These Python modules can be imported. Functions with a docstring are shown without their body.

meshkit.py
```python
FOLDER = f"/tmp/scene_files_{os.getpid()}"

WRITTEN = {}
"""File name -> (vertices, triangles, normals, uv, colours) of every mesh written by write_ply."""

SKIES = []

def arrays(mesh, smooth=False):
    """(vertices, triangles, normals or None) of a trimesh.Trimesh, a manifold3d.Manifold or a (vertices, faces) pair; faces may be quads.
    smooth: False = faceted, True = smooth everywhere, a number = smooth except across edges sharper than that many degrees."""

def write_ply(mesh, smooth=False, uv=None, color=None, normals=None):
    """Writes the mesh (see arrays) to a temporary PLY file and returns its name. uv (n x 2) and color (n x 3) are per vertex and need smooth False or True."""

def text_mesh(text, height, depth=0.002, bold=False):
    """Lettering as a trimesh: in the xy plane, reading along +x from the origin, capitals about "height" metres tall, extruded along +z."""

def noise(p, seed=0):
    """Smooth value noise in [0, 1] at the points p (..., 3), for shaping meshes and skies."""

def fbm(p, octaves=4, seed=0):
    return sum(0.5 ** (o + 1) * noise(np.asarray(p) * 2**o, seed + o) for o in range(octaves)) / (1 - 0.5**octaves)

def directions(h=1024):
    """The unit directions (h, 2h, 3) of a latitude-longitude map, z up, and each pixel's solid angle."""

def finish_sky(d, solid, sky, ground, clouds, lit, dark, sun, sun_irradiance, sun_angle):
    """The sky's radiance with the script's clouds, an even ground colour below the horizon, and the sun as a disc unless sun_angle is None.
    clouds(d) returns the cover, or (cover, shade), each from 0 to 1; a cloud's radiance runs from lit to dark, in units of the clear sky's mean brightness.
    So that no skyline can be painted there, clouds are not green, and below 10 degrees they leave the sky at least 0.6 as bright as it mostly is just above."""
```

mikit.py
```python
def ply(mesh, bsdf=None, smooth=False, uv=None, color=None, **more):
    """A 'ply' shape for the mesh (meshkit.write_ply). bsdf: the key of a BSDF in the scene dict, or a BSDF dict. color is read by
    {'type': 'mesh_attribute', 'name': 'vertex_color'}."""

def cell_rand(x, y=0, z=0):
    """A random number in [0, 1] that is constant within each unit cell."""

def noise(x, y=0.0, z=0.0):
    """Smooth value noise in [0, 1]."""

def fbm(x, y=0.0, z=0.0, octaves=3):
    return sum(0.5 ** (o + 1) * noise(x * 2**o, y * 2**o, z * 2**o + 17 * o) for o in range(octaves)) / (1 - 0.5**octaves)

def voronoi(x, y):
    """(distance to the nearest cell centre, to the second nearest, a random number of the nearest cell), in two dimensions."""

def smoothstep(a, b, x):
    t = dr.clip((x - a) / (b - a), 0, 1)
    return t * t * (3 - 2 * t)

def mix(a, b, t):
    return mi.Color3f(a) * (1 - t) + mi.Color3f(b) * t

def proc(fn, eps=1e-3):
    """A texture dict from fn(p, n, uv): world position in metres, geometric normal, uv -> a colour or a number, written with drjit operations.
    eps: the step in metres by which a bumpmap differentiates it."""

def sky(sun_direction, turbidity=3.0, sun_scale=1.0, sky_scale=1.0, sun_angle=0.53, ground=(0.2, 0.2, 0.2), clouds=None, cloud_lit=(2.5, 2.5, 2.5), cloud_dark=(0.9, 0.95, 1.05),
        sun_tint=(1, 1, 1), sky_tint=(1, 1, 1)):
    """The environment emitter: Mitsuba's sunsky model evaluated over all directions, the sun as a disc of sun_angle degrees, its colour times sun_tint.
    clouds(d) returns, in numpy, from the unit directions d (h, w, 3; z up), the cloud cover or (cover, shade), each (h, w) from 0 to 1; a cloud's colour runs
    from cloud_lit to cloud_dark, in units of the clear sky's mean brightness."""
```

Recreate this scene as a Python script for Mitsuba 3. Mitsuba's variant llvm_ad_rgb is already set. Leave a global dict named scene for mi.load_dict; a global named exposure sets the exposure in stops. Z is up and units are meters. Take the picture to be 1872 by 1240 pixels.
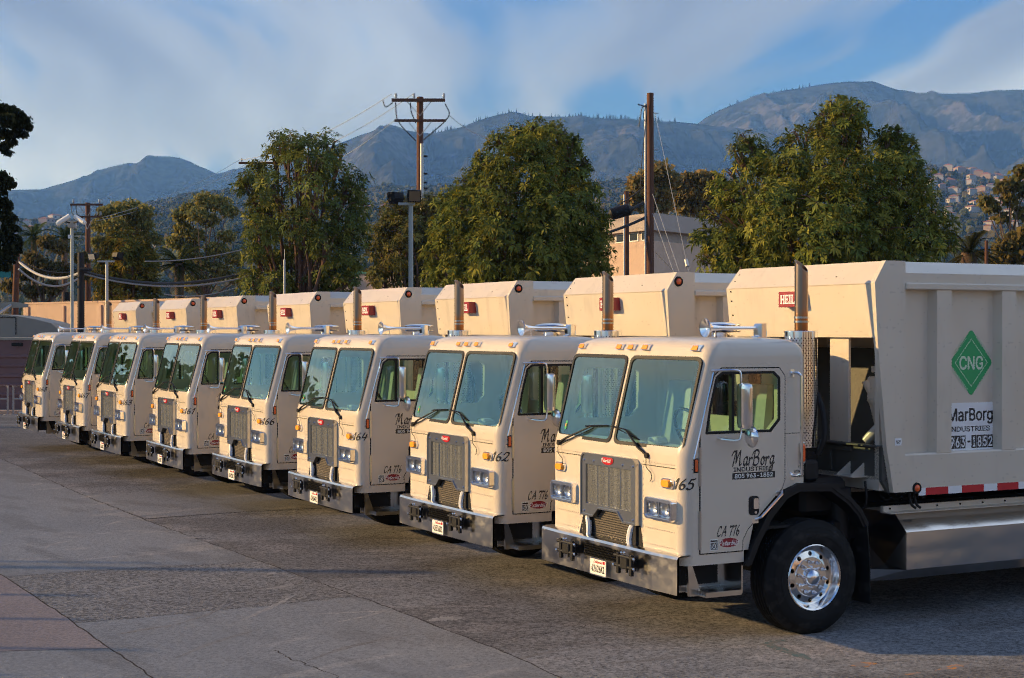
import math
import numpy as np
import trimesh
import manifold3d as m3
import shapely.geometry as sg
import shapely.affinity as sa
from shapely.ops import unary_union
import drjit as dr
import mitsuba as mi
import mikit
import meshkit
from mikit import noise, fbm, voronoi, smoothstep, mix, proc

T = mi.ScalarTransform4f
scene, labels = {}, {}

# ---------------------------------------------------------------- camera, sky, exposure
CAM = np.array([7.254, 12.398, 2.802])
YAW, PITCH, FPX = math.radians(-117.725), math.radians(-0.372), 2813.5
FWD = np.array([math.cos(YAW) * math.cos(PITCH), math.sin(YAW) * math.cos(PITCH), math.sin(PITCH)])
RGT = np.array([math.sin(YAW), -math.cos(YAW), 0.0])
UPV = np.cross(RGT, FWD)
HAZE = 6.2e-5
scene['camera'] = {'type': 'perspective', 'fov': math.degrees(2 * math.atan(936 / FPX)), 'fov_axis': 'x', 'near_clip': 0.1, 'far_clip': 60000.0,
                   'to_world': T().look_at(origin=CAM.tolist(), target=(CAM + FWD).tolist(), up=UPV.tolist()),
                   'medium': {'type': 'ref', 'id': 'haze_air'}}
scene['haze_air'] = {'type': 'homogeneous', 'albedo': {'type': 'rgb', 'value': [0.50, 0.77, 0.99]},
                     'sigma_t': {'type': 'rgb', 'value': [HAZE * 0.66, HAZE, HAZE * 1.75]}}
exposure = 2.55
SUN = np.array([0.848, -0.530, 0.283])


def sky_clouds(d):
    """High streaked cirrus on a flat layer: long bands combed along one world direction, with thin blue gaps."""
    z = np.maximum(d[..., 2], 0.0)
    x, y = d[..., 0] / (z + 0.16), d[..., 1] / (z + 0.16)
    a = math.radians(-97)
    u, v = x * math.cos(a) + y * math.sin(a), -x * math.sin(a) + y * math.cos(a)
    F = lambda p, q, s, o=4: meshkit.fbm(np.stack([p, q, 0 * p + s * 1.7], -1), o, s)
    w1, w2 = F(u * .5, v * .6, 3, 3) - .5, F(u * .9 + 5, v * .9, 4, 3) - .5
    band = F(u * .42 + w1 * 1.1 + 3.3, v * 1.35 + w1 * 2.2, 19, 4)
    comb = F(u * .75 + w2 * .9, v * 4.2 + w1 * 5 + w2 * 2.5, 25, 5)
    wisp = F(u * 1.6 + w2, v * 9 + w1 * 11 + w2 * 5, 37, 4)
    c = (band - .47) * 3.0 + (comb - .5) * 3.5 + (wisp - .5) * 1.7 + .64
    c = np.clip(c, 0, 1)
    c = c * c * (3 - 2 * c)
    shade = np.clip((F(u * .45 + 9, v * 1.1 + w1 * 2, 44, 4) - .40) * 3.2 + (comb - .5) * .8, 0, 1)
    return 0.84 * c + .03, shade


scene['sky'] = mikit.sky(SUN.tolist(), turbidity=3.0, sun_scale=1.0, sky_scale=1.06, sun_angle=0.7, ground=(0.12, 0.11, 0.10), clouds=sky_clouds,
                         cloud_lit=(3.5, 4.1, 5.2), cloud_dark=(0.86, 1.10, 1.80), sky_tint=(0.22, 0.49, 1.05), sun_tint=(0.95, 0.99, 1.04))


# ---------------------------------------------------------------- helpers
def at(px, py, depth):
    """The point this many metres ahead, seen at a place of the photograph."""
    return CAM + depth * (FWD + RGT * (px - 936) / FPX - UPV * (py - 620) / FPX)


def ground_at(px, py, z=0.0):
    d = FWD + RGT * (px - 936) / FPX - UPV * (py - 620) / FPX
    return CAM + d * (z - CAM[2]) / d[2]


def cat(*ms):
    ms = [m for g in ms for m in (g if isinstance(g, (list, tuple)) else [g])]
    return trimesh.util.concatenate(ms)


def tm(man):
    m = man.to_mesh()
    return trimesh.Trimesh(np.array(m.vert_properties[:, :3], float), np.array(m.tri_verts), process=False)


def man(mesh):
    return m3.Manifold(m3.Mesh(np.asarray(mesh.vertices, np.float32), np.asarray(mesh.faces, np.uint32)))


def box(x0, x1, y0, y1, z0, z1, b=0.0):
    if b <= 0:
        return trimesh.creation.box(bounds=[[x0, y0, z0], [x1, y1, z1]])
    pts = []
    for i in range(3):
        o = [b, b, b]
        o[i] = 0
        for sx in (0, 1):
            for sy in (0, 1):
                for sz in (0, 1):
                    pts.append([x1 - o[0] if sx else x0 + o[0], y1 - o[1] if sy else y0 + o[1], z1 - o[2] if sz else z0 + o[2]])
    return hull(pts)


def hull(pts):
    return trimesh.convex.convex_hull(np.asarray(pts, float))


def tube(pts, r, n=8, cap=True, smoothpts=0):
    p = np.asarray(pts, float)
    if smoothpts:
        p = spline(p, smoothpts)
    rr = np.asarray(r, float)
    rr = np.full(len(p), rr) if rr.ndim == 0 else np.interp(np.linspace(0, 1, len(p)), np.linspace(0, 1, len(rr)), rr)
    t = np.gradient(p, axis=0)
    t /= np.linalg.norm(t, axis=1, keepdims=True) + 1e-12
    a = np.zeros_like(p)
    ref = np.array([0, 0, 1.0]) if abs(t[0, 2]) < 0.9 else np.array([1.0, 0, 0])
    for i in range(len(p)):
        ref = ref - t[i] * (ref @ t[i])
        ref /= np.linalg.norm(ref) + 1e-12
        a[i] = ref
    b = np.cross(t, a)
    ang = np.arange(n) * 2 * np.pi / n
    v = p[:, None] + rr[:, None, None] * (np.cos(ang)[None, :, None] * a[:, None] + np.sin(ang)[None, :, None] * b[:, None])
    v = v.reshape(-1, 3)
    f = []
    for i in range(len(p) - 1):
        for j in range(n):
            k = (j + 1) % n
            f += [[i * n + j, i * n + k, (i + 1) * n + k], [i * n + j, (i + 1) * n + k, (i + 1) * n + j]]
    if cap:
        c0, c1 = len(v), len(v) + 1
        v = np.vstack([v, p[0], p[-1]])
        e = (len(p) - 1) * n
        for j in range(n):
            k = (j + 1) % n
            f += [[c0, k, j], [c1, e + j, e + k]]
    return trimesh.Trimesh(v, f, process=False)


def spline(p, n):
    p = np.asarray(p, float)
    q = np.vstack([2 * p[0] - p[1], p, 2 * p[-1] - p[-2]])
    out = []
    for i in range(1, len(q) - 2):
        for t in np.arange(n) / n:
            out.append(0.5 * (2 * q[i] + (q[i + 1] - q[i - 1]) * t + (2 * q[i - 1] - 5 * q[i] + 4 * q[i + 1] - q[i + 2]) * t * t + (3 * q[i] - q[i - 1] - 3 * q[i + 1] + q[i + 2]) * t ** 3))
    out.append(q[-2])
    return np.array(out)


def extrude(poly, h):
    geoms = getattr(poly, 'geoms', [poly])
    return cat([trimesh.creation.extrude_polygon(g, h, engine='earcut') for g in geoms if g.area > 1e-9])


AX = {'x': np.array([[0, 0, 1], [1, 0, 0], [0, 1, 0.0]]), 'y': np.array([[1, 0, 0], [0, 0, 1], [0, 1, 0.0]]), 'z': np.eye(3)}


def prism(pts, axis, a0, a1):
    """A polygon extruded along an axis from a0 to a1; its points are (y, z), (x, z) or (x, y)."""
    poly = pts if hasattr(pts, 'area') else sg.Polygon(pts)
    m = extrude(poly, a1 - a0)
    v = m.vertices + [0, 0, a0]
    m = trimesh.Trimesh(v @ AX[axis].T, m.faces, process=False)
    if axis == 'y':
        m.invert()
    return m


def rrect(x0, x1, y0, y1, r, n=5):
    return sg.box(x0 + r, y0 + r, x1 - r, y1 - r).buffer(r, quad_segs=n)


def lathe(prof, n=24, axis='z', at0=(0, 0, 0), a=None):
    """(radius, height) pairs turned about an axis; along y or x the height runs that way."""
    m = trimesh.creation.revolve(np.asarray(prof, float), sections=n)
    v = np.array(m.vertices)
    if axis == 'y':
        v = v @ np.array([[1, 0, 0], [0, 0, 1], [0, -1, 0.0]]).T
        v[:, 1] *= 1
    elif axis == 'x':
        v = v @ np.array([[0, 0, 1], [0, 1, 0], [-1, 0, 0.0]]).T
    m = trimesh.Trimesh(v + np.asarray(at0, float), m.faces, process=False)
    return m


def cyl(p0, p1, r, n=16):
    return tube([p0, p1], r, n)


def place(mesh, origin, u, v):
    """A mesh laid out in xy (with thickness along z) put at an origin, its x along u and its y along v."""
    u, v = np.asarray(u, float), np.asarray(v, float)
    w = np.cross(u, v)
    m = trimesh.Trimesh(np.asarray(mesh.vertices) @ np.array([u, v, w]) + np.asarray(origin, float), mesh.faces, process=False)
    return m


def quad(a, b, c, d, thick=0.0):
    a, b, c, d = (np.asarray(q, float) for q in (a, b, c, d))
    n = np.cross(b - a, d - a)
    n /= np.linalg.norm(n)
    if thick <= 0:
        return trimesh.Trimesh([a, b, c, d], [[0, 1, 2], [0, 2, 3]], process=False)
    return hull([a, b, c, d, a - n * thick, b - n * thick, c - n * thick, d - n * thick])


def mirror_y(m):
    v = np.array(m.vertices) * [1, -1, 1]
    k = trimesh.Trimesh(v, m.faces[:, ::-1], process=False)
    return k


def moved(m, d):
    return trimesh.Trimesh(np.asarray(m.vertices) + np.asarray(d, float), m.faces, process=False)


def put(key, mesh, bsdf, smooth=False, to_world=None, color=None):
    n, k = 0, key
    while k in scene:
        n += 1
        k = f'{key}_{n:03d}'
    d = mesh if isinstance(mesh, dict) else mikit.ply(mesh, bsdf, smooth, color=color)
    if to_world is not None:
        d = {**d, 'to_world': to_world}
    scene[k] = d
    return k


def name_for(base):
    n, k = 0, base
    while k in labels:
        n += 1
        k = f'{base}_{n:03d}'
    return k


def thing(base, label, category, group=None):
    k = name_for(base)
    labels[k] = {'label': label, 'category': category}
    if group:
        labels[k]['group'] = group
    return k


# brush lettering: one stroke list per letter, drawn with a slanted flat pen
GLYPH = {
    'M': (1.25, [[(0, 0), (.12, .45), (.3, .95), (.38, .9), (.38, .3), (.4, .22)], [(.4, .25), (.62, .7), (.82, .98), (.85, .9), (.84, .3), (.9, .02), (1.08, .12)], [(-.18, .72), (-.05, .9), (.12, .98), (.3, .95)]]),
    'a': (.62, [[(.5, .52), (.3, .56), (.08, .36), (.08, .1), (.24, .0), (.42, .18), (.52, .5)], [(.52, .54), (.46, .2), (.5, .02), (.62, .08)]]),
    'r': (.5, [[(.08, .5), (.1, .25), (.06, 0)], [(.08, .22), (.24, .48), (.42, .5), (.44, .42)]]),
    'B': (.95, [[(.2, .95), (.16, .5), (.08, .02)], [(-.1, .7), (.1, .92), (.45, 1.0), (.72, .86), (.6, .6), (.25, .5)], [(.25, .5), (.6, .5), (.78, .3), (.6, .04), (.25, 0), (.06, .08)]]),
    'o': (.56, [[(.3, .54), (.1, .4), (.06, .14), (.22, 0), (.42, .12), (.46, .38), (.3, .54), (.36, .44), (.56, .46)]]),
    'g': (.62, [[(.5, .5), (.3, .56), (.1, .36), (.1, .12), (.26, .04), (.44, .24)], [(.52, .56), (.46, .1), (.4, -.3), (.2, -.46), (.02, -.36), (.16, -.16), (.62, .1)]]),
    'C': (.8, [[(.72, .8), (.6, .98), (.34, .9), (.1, .55), (.1, .16), (.3, 0), (.62, .16)]]),
    'A': (.95, [[(.02, 0), (.3, .45), (.68, 1.0), (.7, .5), (.74, 0)], [(.16, .34), (.5, .42), (.84, .38)]]),
    '1': (.42, [[(.12, .74), (.34, 1.0), (.26, .5), (.16, 0)]]),
    '2': (.7, [[(.1, .72), (.26, .96), (.54, .94), (.58, .7), (.36, .36), (.02, .04), (.24, .1), (.48, .0), (.66, .1)]]),
    '3': (.66, [[(.12, .82), (.34, 1.0), (.58, .86), (.5, .62), (.26, .54), (.52, .44), (.56, .18), (.34, 0), (.06, .1)]]),
    '4': (.7, [[(.28, 1.0), (.1, .4), (.34, .36), (.66, .42)], [(.56, .78), (.48, .4), (.4, -.02)]]),
    '5': (.66, [[(.28, .96), (.16, .56), (.4, .6), (.56, .38), (.46, .1), (.22, 0), (.04, .1)], [(.28, .96), (.46, .94), (.66, 1.0)]]),
    '6': (.66, [[(.52, .98), (.26, .72), (.1, .34), (.16, .06), (.36, 0), (.54, .18), (.5, .42), (.32, .48), (.14, .3)]]),
    '7': (.62, [[(.1, .82), (.14, .96), (.4, .92), (.64, .98), (.4, .5), (.24, 0)]]),
    '8': (.66, [[(.56, .84), (.36, 1.0), (.18, .84), (.34, .58), (.52, .32), (.4, .04), (.18, .04), (.1, .24), (.34, .54), (.56, .84)]]),
    'P': (.8, [[(.24, .9), (.18, .5), (.1, 0)], [(-.02, .7), (.2, .94), (.6, 1.0), (.74, .76), (.5, .5), (.2, .46)]]),
    'e': (.5, [[(.08, .24), (.34, .34), (.38, .5), (.24, .56), (.08, .34), (.12, .06), (.3, .02), (.5, .2)]]),
    't': (.42, [[(.28, .86), (.2, .4), (.18, .06), (.28, .02), (.42, .16)], [(.04, .58), (.4, .62)]]),
    'b': (.55, [[(.26, .98), (.16, .5), (.1, .08), (.26, .0), (.44, .18), (.42, .46), (.28, .52), (.16, .36)]]),
    'i': (.3, [[(.14, .54), (.1, .14), (.16, .02), (.3, .14)], [(.18, .76), (.19, .8)]]),
    'l': (.34, [[(.26, .98), (.14, .5), (.1, .08), (.2, .02), (.34, .16)]]),
    'f': (.45, [[(.4, .94), (.28, .96), (.2, .6), (.1, -.2)], [(.04, .54), (.38, .58)]]),
    'n': (.6, [[(.1, .54), (.06, 0)], [(.08, .3), (.28, .54), (.42, .46), (.4, .1), (.48, .02), (.6, .12)]]),
    ' ': (.4, []),
}


def brush(text, h, pen=.062, slant=.2, depth=.0015, flat=.55):
    x, out = 0.0, []
    ang = math.radians(40)
    c, s = math.cos(ang), math.sin(ang)
    for ch in text:
        w, strokes = GLYPH[ch]
        for st in strokes:
            p = spline(np.array(st) + [x, 0], 6)
            q = np.stack([p[:, 0] * c + p[:, 1] * s, (-p[:, 0] * s + p[:, 1] * c) / flat], 1)
            g = sg.LineString(q).buffer(pen, quad_segs=3)
            g = sa.affine_transform(g, [c, -s * flat, s, c * flat, 0, 0])
            out.append(g)
        x += w + .06
    g = unary_union(out).simplify(.008)
    g = sa.affine_transform(g, [h, h * slant, 0, h, 0, 0])
    m = extrude(g, depth)
    return m, x * h


def print_text(text, h, width=None, bold=False, depth=.0015, slant=0.0):
    m = meshkit.text_mesh(text, h, depth, bold)
    v = np.array(m.vertices)
    v[:, 0] -= v[:, 0].min()
    if width:
        v[:, 0] *= width / v[:, 0].max()
    v[:, 0] += slant * v[:, 1]
    return trimesh.Trimesh(v, m.faces, process=False)


def centred(m, cx=True, cy=True):
    v = np.array(m.vertices)
    lo, hi = v.min(0), v.max(0)
    v[:, 0] -= (lo[0] + hi[0]) / 2 * cx
    v[:, 1] -= (lo[1] + hi[1]) / 2 * cy
    return trimesh.Trimesh(v, m.faces, process=False)


# ---------------------------------------------------------------- materials
def rgb(*c):
    return {'type': 'rgb', 'value': list(c)}


def mat(name, col, rough=.5, metal=0.0, spec=.5, coat=0.0, coat_gloss=.9, two=True, bump=None, bscale=1.0, **more):
    b = {'type': 'principled', 'base_color': rgb(*col) if isinstance(col, tuple) else col, 'roughness': rough, 'metallic': metal, 'specular': spec}
    if coat:
        b['clearcoat'], b['clearcoat_gloss'] = coat, coat_gloss
    b.update(more)
    if bump is not None:
        b = {'type': 'bumpmap', 'arbitrary': bump, 'scale': bscale, 'bsdf': b}
    scene[name] = {'type': 'twosided', 'bsdf': b} if two else b


def paint(name, fn, bump, bscale):
    """Glossy lacquer over a coloured ground coat."""
    scene[name] = {'type': 'twosided', 'bsdf': {'type': 'bumpmap', 'arbitrary': bump, 'scale': bscale, 'bsdf': {'type': 'roughplastic', 'distribution': 'ggx', 'alpha': .045, 'int_ior': 1.5, 'diffuse_reflectance': proc(fn)}}}


def cream_fn(p, n, uv):
    g = fbm(p.x * 2.2, p.y * 2.2, p.z * 3.1, 3)
    dirt = smoothstep(.62, .86, fbm(p.x * 6 + 9, p.y * 6, p.z * 2.2, 3))
    return mix((.73, .645, .525), (.69, .60, .48), g) * (1 - .10 * dirt)


paint('m_cream', cream_fn,
    bump=proc(lambda p, n, uv: fbm(p.x * 1.7, p.y * 1.7, p.z * 1.7, 2) * .009, .02), bscale=1.0)


def body_fn(p, n, uv):
    g = fbm(p.x * 1.6, p.y * 1.6, p.z * 1.6, 3)
    dirt = smoothstep(.58, .85, fbm(p.x * 7 + 3, p.y * 7, p.z * 1.6, 4))
    spot = smoothstep(.86, .93, noise(p.x * 31, p.y * 31, p.z * 27))
    return mix(mix((.73, .645, .525), (.67, .585, .465), g), (.36, .30, .23), .22 * dirt) * (1 - .12 * spot)


paint('m_body', body_fn,
    bump=proc(lambda p, n, uv: fbm(p.x * 1.3, p.y * 1.3, p.z * 1.0, 3) * .034, .02), bscale=1.0)
mat('m_chrome', (.86, .86, .88), .06, 1.0)
mat('m_polished', (.82, .81, .80), .10, 1.0)


def scuff_fn(p, n, uv):
    s = fbm(p.x * 9, p.y * 9, p.z * 12, 4)
    r = voronoi(p.y * 7 + fbm(p.z * 5, p.y * 3, 0, 2) * 2, p.z * 11)[1]
    return .13 + .14 * smoothstep(.35, .75, s) + .07 * smoothstep(.7, 1.0, r)


mat('m_bumper', (.60, .585, .57), proc(scuff_fn), 1.0, bump=proc(lambda p, n, uv: fbm(p.x * 14, p.y * 14, p.z * 14, 3) * .00015, .004), bscale=1.0)
mat('m_alu', (.66, .65, .64), .17, 1.0, bump=proc(lambda p, n, uv: fbm(p.x * 2, p.y * 2, p.z * 3, 3) * .01, .01), bscale=1.0)
mat('m_steel', (.46, .475, .49), .24, 1.0)
mat('m_stack', proc(lambda p, n, uv: mix(mix((.46, .18, .055), (.29, .215, .17), smoothstep(2.90, 3.06, p.z + .05 * noise(p.x * 9, p.y * 9, p.z * 22))), (.17, .11, .075), .5 * smoothstep(2.93, 2.80, p.z))), .24, 1.0)
mat('m_rubber', proc(lambda p, n, uv: mix((.010, .010, .010), (.030, .027, .024), smoothstep(.48, .78, fbm(p.x * 11, p.y * 11, p.z * 11, 4)))), .75, spec=.25)
mat('m_black', (.009, .009, .010), .5, spec=.3)
mat('m_dark', (.022, .021, .020), .7, spec=.2)
mat('m_hopper', (.085, .085, .075), .55, spec=.3)
mat('m_gap', (.010, .010, .010), .9, spec=.1)
mat('m_amber', (.95, .36, .02), .22, coat=1.0)
mat('m_orange', (.80, .12, .02), .2, coat=1.0)
mat('m_red', (.52, .012, .022), .3, coat=.6)
mat('m_darkred', (.28, .015, .025), .35, coat=.4)
mat('m_white', (.80, .80, .80), .4)
mat('m_ink', (.016, .014, .013), .5)
mat('m_green', (.012, .34, .10), .4, coat=.3)
mat('m_greenlight', (.58, .70, .52), .45)
mat('m_screen', (.115, .098, .082), .5, spec=.4)
mat('m_lens', (.74, .74, .70), .26, 1.0)
mat('m_wire', (.26, .275, .29), .4, .7)
mat('m_seat', (.42, .42, .41), .6)
mat('m_dash', (.46, .47, .46), .7)
mat('m_plate', (.82, .81, .76), .45)
scene['m_lamp_glass'] = {'type': 'thindielectric', 'int_ior': 1.5}
scene['m_glass'] = {'type': 'thindielectric', 'int_ior': 1.52, 'specular_transmittance': rgb(.42, .63, .54)}
scene['m_windshield'] = {'type': 'thindielectric', 'int_ior': 1.72, 'specular_reflectance': rgb(.92, 1.0, .90), 'specular_transmittance': rgb(.66, .90, .80)}
# ---------------------------------------------------------------- ground
def struct(key, mesh, bsdf, label=None, smooth=False, color=None, kind='structure'):
    k = put(key, mesh, bsdf, smooth, color=color)
    labels[k] = {'kind': kind}
    if label:
        labels[k]['label'] = label
    return k


def asphalt_fn(p, n, uv):
    big = fbm(p.x * .35, p.y * .35, 0, 3)
    g = noise(p.x * 34, p.y * 34) * .55 + noise(p.x * 85, p.y * 85) * .45
    f = fbm(p.x * 7, p.y * 7, 3, 3)
    col = mix((.126, .123, .122), (.206, .202, .200), big * .7 + f * .3)
    oil = smoothstep(.50, .72, fbm(p.x * .55 + 4, p.y * .9, 1, 4) + .16 * smoothstep(2.6, .6, dr.abs(p.x - .4 - .015 * p.y)))
    col = mix(col, (.074, .066, .060), .55 * oil)
    pale = smoothstep(.60, .80, fbm(p.x * 1.3, p.y * 1.1 + 8, 5, 4))
    col = mix(col, (.25, .23, .22), .40 * pale)
    st = smoothstep(.62, .78, fbm(p.x * 1.1 - p.y * .35 + 3, p.y * 4.4 + p.x * 2.2, 8, 4))
    col = mix(col, (.24, .215, .20), .35 * st)
    return col * (.28 + 1.44 * g)


def smooth_fn(p, n, uv):
    big = fbm(p.x * .5 + 7, p.y * .5, 2, 3)
    st = fbm(p.x * 3.2 + p.y * .7, p.y * .8 - p.x * .3, 4, 4)
    g = noise(p.x * 40, p.y * 40) * .5 + noise(p.x * 95, p.y * 95) * .5
    col = mix((.134, .135, .137), (.186, .184, .182), big)
    col = mix(col, (.104, .098, .092), .55 * smoothstep(.5, .75, st))
    sc = smoothstep(.66, .80, fbm(p.x * .8 - p.y * 2.6, p.y * .5 + p.x * .9, 9, 3))
    col = mix(col, (.25, .232, .214), .5 * sc)
    return col * (.60 + .80 * g)


def coarse_fn(p, n, uv):
    v = voronoi(p.x * 32, p.y * 32)
    g = noise(p.x * 90, p.y * 90)
    col = mix((.080, .077, .075), (.225, .215, .207), v[2]) * (.70 + .5 * g)
    return col * (.8 + .4 * fbm(p.x * .9, p.y * .9, 6, 3))


def mauve_fn(p, n, uv):
    g = noise(p.x * 60, p.y * 60)
    return mix((.146, .122, .122), (.19, .164, .163), fbm(p.x * 1.2, p.y * 1.2, 6, 4)) * (.78 + .44 * g)


bmp = lambda s, a: proc(lambda p, n, uv: noise(p.x * s, p.y * s) * a + noise(p.x * s * 2.3, p.y * s * 2.3) * a * .5, .004)
mat('m_asphalt', proc(asphalt_fn), .85, spec=.25, two=False, bump=bmp(60, .006))
mat('m_smooth', proc(smooth_fn), .62, spec=.35, two=False, bump=bmp(45, .0016))
mat('m_coarse', proc(coarse_fn), .85, spec=.25, two=False, bump=bmp(48, .008))
mat('m_mauve', proc(mauve_fn), .8, spec=.25, two=False, bump=bmp(50, .003))
mat('m_joint', (.045, .038, .032), .9, spec=.1)
mat('m_earth', proc(lambda p, n, uv: mix((.10, .085, .06), (.16, .14, .10), fbm(p.x * .02, p.y * .02, 0, 4))), .95, spec=.1, two=False)

G = lambda px, py: ground_at(px, py)[:2]
rng = np.random.default_rng(7)
lim = 9500.0
struct('ground', quad((-lim, -lim, -.03), (lim, -lim, -.03), (lim, lim, -.03), (-lim, lim, -.03)), 'm_earth', 'dry open ground beyond the yard')
YARD = struct('yard', quad((-60, -52, 0), (60, -52, 0), (60, 30, 0), (-60, 30, 0)), 'm_asphalt', 'worn brown asphalt yard with oil stains under the trucks')

seamA = [G(*q) for q in ((-120, 790), (30, 851), (150, 905), (280, 957), (435, 1012), (600, 1072), (720, 1115), (936, 1199), (1040, 1246), (1200, 1330), (1400, 1460))]
seamB = [G(*q) for q in ((-300, 940), (-60, 1026), (5, 1053), (62, 1090), (130, 1136), (200, 1186), (280, 1241), (400, 1330), (560, 1470))]


def wob(pts, amp=.008, step=.16):
    out = []
    for a, b in zip(pts[:-1], pts[1:]):
        a, b = np.asarray(a), np.asarray(b)
        n = max(1, int(np.linalg.norm(b - a) / step))
        for k in range(n):
            out.append(a + (b - a) * k / n + rng.normal(0, amp, 2) * (0 if k == 0 else 1))
    out.append(np.asarray(pts[-1]))
    return out


LA, LB = wob(seamA), wob(seamB)
c1 = wob([G(-140, 1067), G(15, 1055), G(240, 1040), G(472, 1027)], .015)
c2 = wob([G(150, 1139), G(390, 1117), G(640, 1093)], .02)
c3 = wob([G(150, 905), G(250, 900), G(380, 889), G(470, 880)], .02)
c4 = wob([G(265, 949), G(420, 938), G(575, 930), G(680, 925)], .015)
bandL = sg.Polygon(LA + LB[::-1]).buffer(0)
far = lambda pts: [np.asarray(q) for q in pts]
upper = sg.Polygon(far(c1) + far([G(900, 1015), G(900, 780), G(-700, 780), G(-700, 1090)])).buffer(0)
below2 = sg.Polygon(far(c2) + far([G(1500, 1040), G(2400, 1800), G(-600, 1800), G(-600, 1180)])).buffer(0)
right3 = sg.Polygon(far(c3) + far([G(470, 850), G(60, 840), G(-120, 788)])).buffer(0)
leftA = sg.Polygon(far(LA) + far([G(-900, 1600), G(-900, 760)])).buffer(0)
p_up = bandL.intersection(upper)
p_low = bandL.intersection(below2)
p_mid = bandL.difference(upper).difference(below2)
left = sg.Polygon(LB + far([G(-900, 1600), G(-900, 900)])).buffer(0)
mv = left.intersection(sg.Polygon(far([G(-700, 1000), G(5, 1040), G(330, 1180), G(205, 1186), G(0, 1192), G(-700, 1220)])).buffer(0))
mv2 = left.difference(mv)
r34 = sg.Polygon(far(c4) + far(c3[::-1])).buffer(0).difference(leftA)
patches = [('smooth', p_up, 'm_smooth'), ('coarse', p_mid, 'm_coarse'), ('smooth', p_low, 'm_smooth'), ('mauve', mv, 'm_mauve'), ('grey', mv2, 'm_smooth'), ('strip', r34, 'm_smooth')]
desc = {'smooth': 'smooth grey paving patch', 'coarse': 'coarse grey aggregate paving patch', 'mauve': 'mauve tinted paving patch', 'grey': 'grey paving patch at the corner of the yard', 'strip': 'smooth narrow paving strip'}
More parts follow.
